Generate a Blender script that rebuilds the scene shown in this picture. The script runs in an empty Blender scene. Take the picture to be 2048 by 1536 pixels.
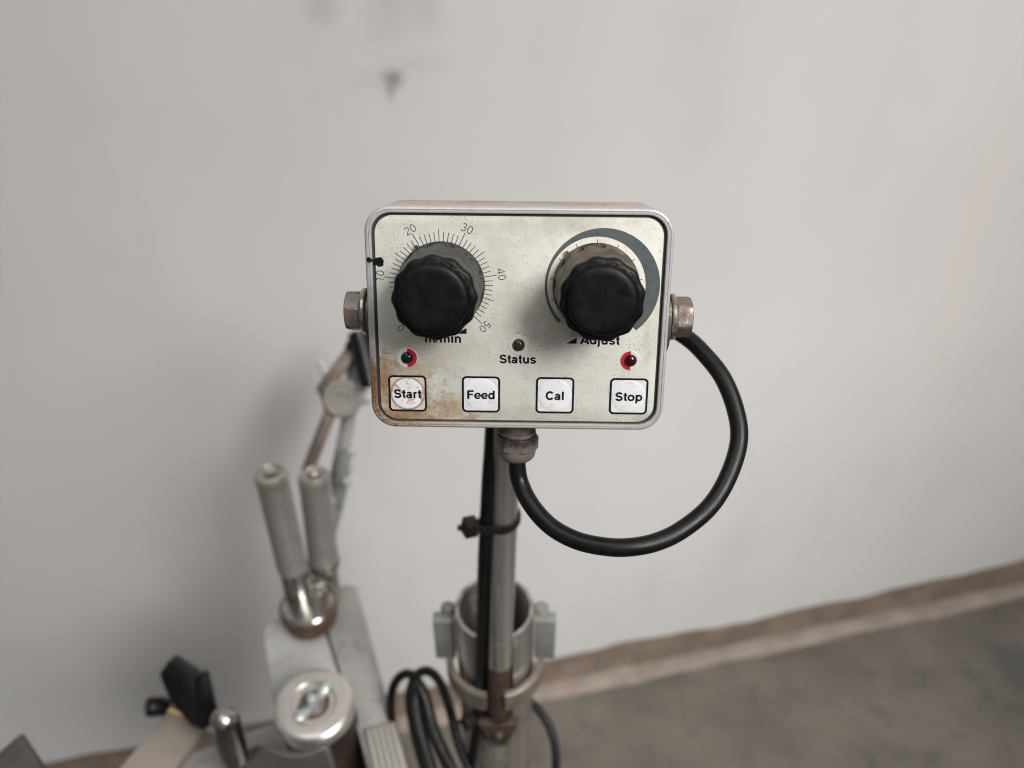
import bpy, bmesh, math, random
from mathutils import Matrix, Vector

random.seed(7)
S = bpy.context.scene
COL = S.collection
rad = math.radians

# ------------------------------------------------------------------ camera
cam_data = bpy.data.cameras.new('camera')
cam_data.sensor_width = 36.0
cam_data.lens = 29.0
cam_data.clip_start = 0.01
cam_data.clip_end = 50.0
cam_data.dof.use_dof = True
cam_data.dof.focus_distance = 0.273
cam_data.dof.aperture_fstop = 7.6
cam_data.dof.aperture_blades = 0
cam = bpy.data.objects.new('camera', cam_data)
cam.location = (0, 0, 1.1)
cam.rotation_euler = (rad(90 - 38.5), 0, 0)
COL.objects.link(cam)
S.camera = cam

# ------------------------------------------------------------------ light: a plain indoor room, lamps overhead
W = bpy.data.worlds.new('World')
S.world = W
W.use_nodes = True
bg = W.node_tree.nodes['Background']
bg.inputs[0].default_value = (1.0, 0.99, 0.98, 1)
bg.inputs[1].default_value = 0.105

def area(name, loc, target, size, power, col=(1, 0.985, 0.965)):
    l = bpy.data.lights.new(name, 'AREA')
    l.shape = 'RECTANGLE'
    l.size, l.size_y = size
    l.energy = power
    l.color = col
    o = bpy.data.objects.new(name, l)
    o.location = loc
    o.rotation_euler = (Vector(target) - Vector(loc)).to_track_quat('-Z', 'Y').to_euler()
    COL.objects.link(o)
    return o

area('ceiling_lamp_main', (0.25, -0.35, 2.35), (0.16, 0.45, 0.75), (1.3, 1.0), 4.5)
sp = bpy.data.lights.new('key_spot', 'SPOT')
sp.energy = 480.0
sp.color = (1, 0.98, 0.955)
sp.spot_size = rad(39)  # narrow soft cone added so the wall darkens outwards like a lens vignette
sp.spot_blend = 1.0
sp.shadow_soft_size = 0.75
spo = bpy.data.objects.new('key_spot', sp)
spo.location = (1.5, -1.0, 2.55)
spo.rotation_euler = (Vector((0.14, 0.66, 0.40)) - Vector(spo.location)).to_track_quat('-Z', 'Y').to_euler()
COL.objects.link(spo)
area('ceiling_lamp_side', (-0.55, 0.05, 2.5), (-0.1, 0.35, 0.7), (0.12, 0.6), 3.0)
area('ceiling_lamp_far', (0.75, 0.1, 2.5), (0.1, 0.35, 0.7), (0.12, 0.6), 3.0)

S.view_settings.view_transform = 'Standard'
S.view_settings.look = 'None'
S.view_settings.exposure = 0.29
S.view_settings.gamma = 1.0
S.view_settings.use_curve_mapping = False
S.cycles.use_denoising = True
S.cycles.max_bounces = 8
S.cycles.filter_width = 1.05

# ------------------------------------------------------------------ material helpers
def mixcol(nt, fac, a, b):
    n = nt.nodes.new('ShaderNodeMix')
    n.data_type = 'RGBA'
    for sock, v in ((n.inputs[0], fac), (n.inputs[6], a), (n.inputs[7], b)):
        if hasattr(v, 'node'):
            nt.links.new(v, sock)
        elif isinstance(v, (int, float)):
            sock.default_value = v
        else:
            sock.default_value = (v[0], v[1], v[2], 1)
    return n.outputs[2]

def math_n(nt, op, a, b=0.0, clamp=False):
    n = nt.nodes.new('ShaderNodeMath')
    n.operation = op
    n.use_clamp = clamp
    for i, v in enumerate((a, b)):
        if hasattr(v, 'node'):
            nt.links.new(v, n.inputs[i])
        else:
            n.inputs[i].default_value = v
    return n.outputs[0]

def ramp(nt, v, lo, hi, a=0.0, b=1.0):
    n = nt.nodes.new('ShaderNodeMapRange')
    n.interpolation_type = 'SMOOTHSTEP'
    n.inputs[1].default_value = lo
    n.inputs[2].default_value = hi
    n.inputs[3].default_value = a
    n.inputs[4].default_value = b
    nt.links.new(v, n.inputs[0])
    return n.outputs[0]

def coords(nt, scale=(1, 1, 1), loc=(0, 0, 0)):
    t = nt.nodes.new('ShaderNodeTexCoord')
    m = nt.nodes.new('ShaderNodeMapping')
    m.inputs['Scale'].default_value = scale
    m.inputs['Location'].default_value = loc
    nt.links.new(t.outputs['Object'], m.inputs[0])
    return m.outputs[0]

def noise(nt, vec, scale, detail=5.0, rough=0.6, dist=0.0):
    n = nt.nodes.new('ShaderNodeTexNoise')
    n.inputs['Scale'].default_value = scale
    n.inputs['Detail'].default_value = detail
    n.inputs['Roughness'].default_value = rough
    n.inputs['Distortion'].default_value = dist
    nt.links.new(vec, n.inputs['Vector'])
    return n.outputs[0]

def blob(nt, vec_out, cx, cy, rx, ry, axis='XY'):
    """0 at the middle of an ellipse, 1 on its edge, growing outwards"""
    s = nt.nodes.new('ShaderNodeSeparateXYZ')
    nt.links.new(vec_out, s.inputs[0])
    i, j = ('XYZ'.index(axis[0]), 'XYZ'.index(axis[1]))
    dx = math_n(nt, 'DIVIDE', math_n(nt, 'SUBTRACT', s.outputs[i], cx), rx)
    dy = math_n(nt, 'DIVIDE', math_n(nt, 'SUBTRACT', s.outputs[j], cy), ry)
    return math_n(nt, 'SQRT', math_n(nt, 'ADD', math_n(nt, 'MULTIPLY', dx, dx), math_n(nt, 'MULTIPLY', dy, dy)))

def new_mat(name):
    m = bpy.data.materials.new(name)
    m.use_nodes = True
    nt = m.node_tree
    return m, nt, nt.nodes['Principled BSDF']

def setc(nt, bs, v):
    if hasattr(v, 'node'):
        nt.links.new(v, bs.inputs['Base Color'])
    else:
        bs.inputs['Base Color'].default_value = (*v, 1)

def bump(nt, bs, h, strength, dist):
    b = nt.nodes.new('ShaderNodeBump')
    b.inputs['Strength'].default_value = strength
    b.inputs['Distance'].default_value = dist
    nt.links.new(h, b.inputs['Height'])
    nt.links.new(b.outputs[0], bs.inputs['Normal'])

def mat(name, base, rough=0.5, metal=0.0, var=0.12, vscale=60.0, dirt=None, dirt_scale=40.0,
        dirt_lo=0.5, dirt_hi=0.72, dirt_amt=0.8, bump_s=0.0, bump_scale=400.0, rough_var=0.15, spec=0.5,
        stretch=(1, 1, 1), speck=None, speck_scale=900.0, speck_lo=0.66):
    m, nt, bs = new_mat(name)
    v = coords(nt, stretch)
    n1 = noise(nt, v, vscale)
    dark = tuple(c * (1 - var) for c in base)
    lite = tuple(min(1, c * (1 + var)) for c in base)
    c = mixcol(nt, ramp(nt, n1, 0.3, 0.7), dark, lite)
    if dirt:
        n2 = noise(nt, coords(nt, (1, 1, 1), (3.1, 1.7, 0.4)), dirt_scale, 8.0, 0.65, 0.3)
        f = ramp(nt, n2, dirt_lo, dirt_hi, 0, dirt_amt)
        c = mixcol(nt, f, c, dirt)
        r = nt.nodes.new('ShaderNodeMapRange')
        nt.links.new(f, r.inputs[0])
        r.inputs[3].default_value = rough
        r.inputs[4].default_value = min(1, rough + 0.3)
        nt.links.new(r.outputs[0], bs.inputs['Roughness'])
        if metal:
            nt.links.new(math_n(nt, 'SUBTRACT', metal, math_n(nt, 'MULTIPLY', f, metal * 0.8)), bs.inputs['Metallic'])
    else:
        nt.links.new(ramp(nt, n1, 0.25, 0.75, max(0.02, rough - rough_var), min(1, rough + rough_var)), bs.inputs['Roughness'])
        bs.inputs['Metallic'].default_value = metal
    if speck:
        n3 = noise(nt, coords(nt, (1, 1, 1), (7.7, 2.2, 5.5)), speck_scale, 3.0, 0.6)
        c = mixcol(nt, ramp(nt, n3, speck_lo, speck_lo + 0.06, 0, 0.85), c, speck)
    setc(nt, bs, c)
    bs.inputs['Specular IOR Level'].default_value = spec
    if bump_s:
        bump(nt, bs, noise(nt, v, bump_scale, 4.0), bump_s, 0.0006)
    return m

# ---- named materials
def wall_material():
    m, nt, bs = new_mat('wall_paint')
    v = coords(nt)
    n1 = noise(nt, v, 2.2, 4.0, 0.55)
    c = mixcol(nt, ramp(nt, n1, 0.3, 0.7), (0.585, 0.577, 0.568), (0.635, 0.623, 0.614))
    # broad vertical run marks, pinkish and greyish
    n2 = noise(nt, coords(nt, (1.0, 1.0, 0.22)), 9.0, 4.0, 0.5)
    c = mixcol(nt, ramp(nt, n2, 0.55, 0.72, 0, 0.30), c, (0.63, 0.575, 0.555))
    n3 = noise(nt, coords(nt, (1.0, 1.0, 0.3), (4, 0, 2)), 11.0, 3.0, 0.5)
    c = mixcol(nt, ramp(nt, n3, 0.56, 0.75, 0, 0.22), c, (0.51, 0.51, 0.505))
    # scuffs on the paint
    wob = noise(nt, v, 30.0, 4.0, 0.6)
    for (u, z), ru, rz, amt, col in SCUFFS:
        d = math_n(nt, 'ADD', blob(nt, v, u, z, ru, rz, 'XZ'), math_n(nt, 'MULTIPLY', math_n(nt, 'SUBTRACT', wob, 0.5), 1.1))
        c = mixcol(nt, ramp(nt, d, 0.1, 1.3, amt, 0.0), c, col)
    setc(nt, bs, c)
    bs.inputs['Roughness'].default_value = 0.62
    bs.inputs['Specular IOR Level'].default_value = 0.3
    bump(nt, bs, noise(nt, v, 60.0, 4.0), 0.06, 0.002)
    return m

SCUFFS = [
    ((-0.092, 0.891), 0.011, 0.011, 0.78, (0.13, 0.11, 0.10)),
    ((-0.095, 0.883), 0.006, 0.010, 0.35, (0.12, 0.10, 0.09)),
    ((-0.105, 0.892), 0.024, 0.010, 0.15, (0.32, 0.30, 0.29)),
    ((-0.074, 0.901), 0.026, 0.010, 0.13, (0.30, 0.28, 0.27)),
    ((-0.090, 0.946), 0.022, 0.030, 0.24, (0.30, 0.27, 0.26)),
    ((-0.090, 0.923), 0.030, 0.070, 0.09, (0.42, 0.39, 0.38)),
    ((-0.139, 0.948), 0.016, 0.020, 0.35, (0.30, 0.25, 0.23)),
    ((-0.065, 0.941), 0.014, 0.022, 0.22, (0.32, 0.30, 0.29)),
    ((-0.129, 0.859), 0.16, 0.18, 0.12, (0.50, 0.51, 0.51)),
    ((0.482, 0.717), 0.045, 0.22, 0.30, (0.67, 0.57, 0.54)),
    ((0.515, 0.536), 0.035, 0.16, 0.22, (0.67, 0.58, 0.545)),
    ((0.166, 0.887), 0.05, 0.12, 0.25, (0.49, 0.485, 0.48)),
    ((0.323, 0.851), 0.06, 0.14, 0.22, (0.50, 0.49, 0.485)),
    ((0.310, 0.260), 0.03, 0.10, 0.20, (0.47, 0.435, 0.42)),
    ((0.191, 0.189), 0.025, 0.05, 0.18, (0.485, 0.45, 0.435)),
]

def floor_material():
    m, nt, bs = new_mat('concrete_floor')
    v = coords(nt)
    c = mixcol(nt, ramp(nt, noise(nt, v, 9.0, 6.0, 0.6), 0.32, 0.68), (0.108, 0.096, 0.081), (0.148, 0.130, 0.109))
    c = mixcol(nt, ramp(nt, noise(nt, coords(nt, (1, 1, 1), (5, 3, 1)), 24.0, 6.0, 0.62), 0.52, 0.66, 0, 0.65), c, (0.078, 0.072, 0.063))
    c = mixcol(nt, ramp(nt, noise(nt, coords(nt, (1, 1, 1), (1, 8, 1)), 15.0, 5.0, 0.6), 0.56, 0.72, 0, 0.3), c, (0.18, 0.16, 0.135))
    d = math_n(nt, 'ADD', blob(nt, v, 0.76, 0.70, 0.05, 0.05), math_n(nt, 'MULTIPLY', noise(nt, v, 22.0), 0.6))
    c = mixcol(nt, ramp(nt, d, 0.6, 1.5, 0.7, 0.0), c, (0.055, 0.06, 0.06))
    setc(nt, bs, c)
    bs.inputs['Roughness'].default_value = 0.75
    bump(nt, bs, noise(nt, v, 90.0, 6.0), 0.5, 0.003)
    return m

def panel_material():
    """printed membrane front: pale greenish white, grimy, rust-brown in its lower left corner"""
    m, nt, bs = new_mat('membrane_front')
    v = coords(nt)
    big = noise(nt, v, 45.0, 5.0, 0.6)
    c = mixcol(nt, ramp(nt, big, 0.35, 0.65), (0.645, 0.638, 0.578), (0.675, 0.668, 0.612))
    # ochre haze, strongest towards the upper half and the lower edge
    yel = noise(nt, coords(nt, (1, 1, 1), (0.3, 0.9, 0)), 80.0, 6.0, 0.62)
    sep = nt.nodes.new('ShaderNodeSeparateXYZ')
    nt.links.new(v, sep.inputs[0])
    up = ramp(nt, sep.outputs[1], -0.004, 0.03, 0.25, 1.0)
    c = mixcol(nt, math_n(nt, 'MULTIPLY', ramp(nt, yel, 0.42, 0.68, 0, 0.30), up), c, (0.47, 0.435, 0.355))
    mot = noise(nt, coords(nt, (1, 1, 1), (5.3, 2.9, 0)), 210.0, 7.0, 0.72, 0.3)
    c = mixcol(nt, math_n(nt, 'MULTIPLY', ramp(nt, mot, 0.50, 0.70, 0, 0.30), ramp(nt, big, 0.40, 0.6, 0.35, 1.0)), c, (0.33, 0.31, 0.26))
    # smeared dirt round the knobs and along the middle
    smear = math_n(nt, 'MULTIPLY', math_n(nt, 'SUBTRACT', noise(nt, v, 170.0, 6.0, 0.7), 0.5), 2.4)
    for (x, y, rx, ry, a) in ((0.006, 0.004, 0.018, 0.010, 0.42), (0.012, 0.001, 0.008, 0.014, 0.4), (-0.025, -0.010, 0.02, 0.006, 0.4),
                              (0.020, 0.033, 0.016, 0.004, 0.55), (0.045, -0.002, 0.004, 0.014, 0.5), (-0.007, 0.020, 0.008, 0.012, 0.35),
                              (0.012, -0.033, 0.03, 0.004, 0.5), (0.043, -0.034, 0.006, 0.003, 0.6), (0.0, 0.032, 0.04, 0.004, 0.35)):
        d = math_n(nt, 'ADD', blob(nt, v, x, y, rx, ry), smear)
        c = mixcol(nt, ramp(nt, d, 0.2, 1.4, a * 0.6, 0.0), c, (0.32, 0.275, 0.215))
    # scratches
    scr = noise(nt, coords(nt, (30, 700, 1), (0.2, 0.1, 0)), 1.0, 3.0, 0.6, 0.4)
    c = mixcol(nt, math_n(nt, 'MULTIPLY', ramp(nt, scr, 0.665, 0.69, 0, 0.45), ramp(nt, big, 0.5, 0.6)), c, (0.27, 0.22, 0.16))
    # rust in the lower left corner
    wob = noise(nt, v, 190.0, 8.0, 0.78, 0.4)
    for (x, y, rx, ry, a, col) in ((-0.047, -0.026, 0.017, 0.017, 0.85, (0.44, 0.31, 0.18)), (-0.038, -0.034, 0.026, 0.006, 0.85, (0.34, 0.20, 0.095)),
                                   (-0.0465, -0.020, 0.006, 0.009, 0.9, (0.33, 0.19, 0.09)), (-0.024, -0.030, 0.018, 0.005, 0.6, (0.45, 0.34, 0.21)),
                                   (-0.035, -0.0165, 0.016, 0.004, 0.5, (0.47, 0.37, 0.25))):
        d = math_n(nt, 'ADD', blob(nt, v, x, y, rx, ry), math_n(nt, 'MULTIPLY', math_n(nt, 'SUBTRACT', wob, 0.5), 3.4))
        c = mixcol(nt, ramp(nt, d, 0.1, 1.3, a, 0.0), c, col)
    rs = noise(nt, coords(nt, (1, 1, 1), (1.3, 6.1, 0)), 420.0, 8.0, 0.78, 0.2)
    zone = ramp(nt, math_n(nt, 'ADD', blob(nt, v, -0.046, -0.031, 0.034, 0.020), math_n(nt, 'MULTIPLY', math_n(nt, 'SUBTRACT', wob, 0.5), 1.6)), 0.25, 1.1, 1.0, 0.0)
    c = mixcol(nt, math_n(nt, 'MULTIPLY', zone, ramp(nt, rs, 0.48, 0.62, 0, 0.75)), c, (0.22, 0.125, 0.06))
    c = mixcol(nt, math_n(nt, 'MULTIPLY', zone, ramp(nt, rs, 0.46, 0.34, 0, 0.55)), c, (0.56, 0.50, 0.38))
    # specks
    sp = noise(nt, coords(nt, (1, 1, 1), (9, 4, 2)), 1300.0, 3.0, 0.55)
    gate = ramp(nt, noise(nt, v, 70.0, 4.0), 0.42, 0.62)
    c = mixcol(nt, math_n(nt, 'MULTIPLY', ramp(nt, sp, 0.56, 0.66, 0, 0.6), gate), c, (0.24, 0.20, 0.15))
    sp2 = noise(nt, coords(nt, (1, 1, 1), (2, 6, 3)), 520.0, 3.0, 0.5)
    c = mixcol(nt, ramp(nt, sp2, 0.71, 0.75, 0, 0.8), c, (0.20, 0.14, 0.09))
    setc(nt, bs, c)
    nt.links.new(ramp(nt, big, 0.3, 0.7, 0.42, 0.6), bs.inputs['Roughness'])
    bs.inputs['Specular IOR Level'].default_value = 0.4
    bump(nt, bs, noise(nt, v, 900.0, 3.0), 0.12, 0.0002)
    return m

def lid_material():
    """powder coated light silver lid, rust-brown at its lower left"""
    m, nt, bs = new_mat('lid_coating')
    v = coords(nt)
    c = mixcol(nt, ramp(nt, noise(nt, v, 300.0, 4.0), 0.3, 0.7), (0.47, 0.46, 0.46), (0.54, 0.53, 0.525))
    wob = noise(nt, v, 200.0, 8.0, 0.72, 0.3)
    for (x, y, rx, ry, a, col) in ((-0.049, -0.023, 0.004, 0.014, 1.0, (0.26, 0.15, 0.085)), (-0.036, -0.0375, 0.020, 0.004, 0.8, (0.40, 0.27, 0.17)),
                                   (-0.047, -0.034, 0.010, 0.006, 0.7, (0.40, 0.29, 0.19)), (0.0, -0.037, 0.04, 0.003, 0.45, (0.52, 0.46, 0.37))):
        d = math_n(nt, 'ADD', blob(nt, v, x, y, rx, ry), math_n(nt, 'MULTIPLY', math_n(nt, 'SUBTRACT', wob, 0.5), 2.0))
        c = mixcol(nt, ramp(nt, d, 0.5, 1.25, a, 0.0), c, col)
    rs = noise(nt, coords(nt, (1, 1, 1), (1.3, 6.1, 0)), 900.0, 7.0, 0.75)
    zone = ramp(nt, blob(nt, v, -0.049, -0.030, 0.022, 0.022), 0.4, 1.1, 1.0, 0.0)
    c = mixcol(nt, math_n(nt, 'MULTIPLY', zone, ramp(nt, rs, 0.47, 0.60, 0, 0.85)), c, (0.13, 0.07, 0.04))
    # dust settled on the upper side
    sep = nt.nodes.new('ShaderNodeSeparateXYZ')
    nt.links.new(v, sep.inputs[0])
    dust = math_n(nt, 'MULTIPLY', ramp(nt, sep.outputs[1], 0.0366, 0.0376), ramp(nt, sep.outputs[2], -0.0005, -0.0020))
    c = mixcol(nt, math_n(nt, 'MULTIPLY', dust, 0.75), c, (0.50, 0.41, 0.33))
    sp = noise(nt, coords(nt, (1, 1, 1), (9, 4, 2)), 1400.0, 3.0, 0.55)
    c = mixcol(nt, ramp(nt, sp, 0.66, 0.72, 0, 0.7), c, (0.30, 0.24, 0.20))
    setc(nt, bs, c)
    bs.inputs['Metallic'].default_value = 0.25
    bs.inputs['Roughness'].default_value = 0.42
    bump(nt, bs, noise(nt, v, 1500.0, 2.0), 0.15, 0.0002)
    return m

def button_material(dirty, seed=0.0):
    m, nt, bs = new_mat('button_film_stained' if dirty else 'button_film')
    v = coords(nt)
    vs = coords(nt, (1, 1, 1), (seed, seed * 1.7, seed * 0.6))
    c = mixcol(nt, ramp(nt, noise(nt, v, 160.0, 4.0), 0.3, 0.7), (0.76, 0.76, 0.78), (0.82, 0.82, 0.83))
    d = blob(nt, v, 0, 0, 0.0057, 0.0057)
    wob = noise(nt, vs, 330.0, 7.0, 0.7, 0.5)
    if dirty:
        ring = math_n(nt, 'ABSOLUTE', math_n(nt, 'SUBTRACT', d, 1.0))
        rim = ramp(nt, math_n(nt, 'ADD', ring, math_n(nt, 'MULTIPLY', wob, 0.10)), 0.05, 0.16, 0.85, 0.0)
        c = mixcol(nt, ramp(nt, wob, 0.49, 0.62, 0, 0.9), c, (0.44, 0.29, 0.20))
        c = mixcol(nt, math_n(nt, 'MULTIPLY', ramp(nt, d, 0.95, 1.1), 0.6), c, (0.55, 0.42, 0.32))
        c = mixcol(nt, rim, c, (0.30, 0.17, 0.09))
        sp_lo = 0.64
    else:
        c = mixcol(nt, ramp(nt, d, 0.95, 1.05, 0, 0.35), c, (0.64, 0.64, 0.66))
        c = mixcol(nt, ramp(nt, wob, 0.52, 0.70, 0, 0.5), c, (0.52, 0.49, 0.46))
        sp_lo = 0.66
    sp = noise(nt, coords(nt, (1, 1, 1), (4 + seed, 4 + seed, 2)), 800.0, 4.0, 0.6)
    c = mixcol(nt, ramp(nt, sp, sp_lo, sp_lo + 0.07, 0, 0.7), c, (0.30, 0.24, 0.21))
    setc(nt, bs, c)
    bs.inputs['Roughness'].default_value = 0.35
    return m

def gland_material():
    """grey-beige nylon, sooty where it meets the box"""
    m, nt, bs = new_mat('gland_nylon')
    v = coords(nt)
    c = mixcol(nt, ramp(nt, noise(nt, v, 200.0), 0.3, 0.7), (0.13, 0.112, 0.10), (0.17, 0.147, 0.13))
    sep = nt.nodes.new('ShaderNodeSeparateXYZ')
    nt.links.new(v, sep.inputs[0])
    n = noise(nt, v, 900.0, 6.0, 0.75)
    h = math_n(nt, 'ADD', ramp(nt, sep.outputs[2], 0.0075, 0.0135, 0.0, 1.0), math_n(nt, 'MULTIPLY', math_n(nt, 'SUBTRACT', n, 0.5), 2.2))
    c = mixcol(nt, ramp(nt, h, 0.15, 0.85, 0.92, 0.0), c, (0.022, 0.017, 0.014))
    setc(nt, bs, c)
    bs.inputs['Roughness'].default_value = 0.48
    return m

def knob_material(name, dusty):
    m, nt, bs = new_mat(name)
    v = coords(nt)
    n = noise(nt, v, 190.0, 7.0, 0.7)
    n2 = noise(nt, coords(nt, (1, 1, 1), (3, 1, 2)), 110.0, 5.0, 0.6)
    c = mixcol(nt, ramp(nt, n, 0.35, 0.7), (0.003, 0.003, 0.0033), (0.0065, 0.006, 0.0058))
    side = nt.nodes.new('ShaderNodeSeparateXYZ')
    nt.links.new(v, side.inputs[0])
    low = ramp(nt, side.outputs[2], 0.0214, 0.0204)
    c = mixcol(nt, math_n(nt, 'MULTIPLY', low, ramp(nt, n2, 0.44, 0.56, 0.35 if dusty else 0.6, 1.0 if dusty else 0.85)), c, (0.130, 0.094, 0.068) if dusty else (0.050, 0.049, 0.046))
    c = mixcol(nt, ramp(nt, noise(nt, v, 900.0, 6.0, 0.75), 0.48, 0.75, 0, 0.45), c, (0.020, 0.016, 0.0145))
    setc(nt, bs, c)
    nt.links.new(ramp(nt, n, 0.3, 0.7, 0.36, 0.52), bs.inputs['Roughness'])
    bs.inputs['Specular IOR Level'].default_value = 0.22
    bump(nt, bs, n, 0.08, 0.0003)
    return m

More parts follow.
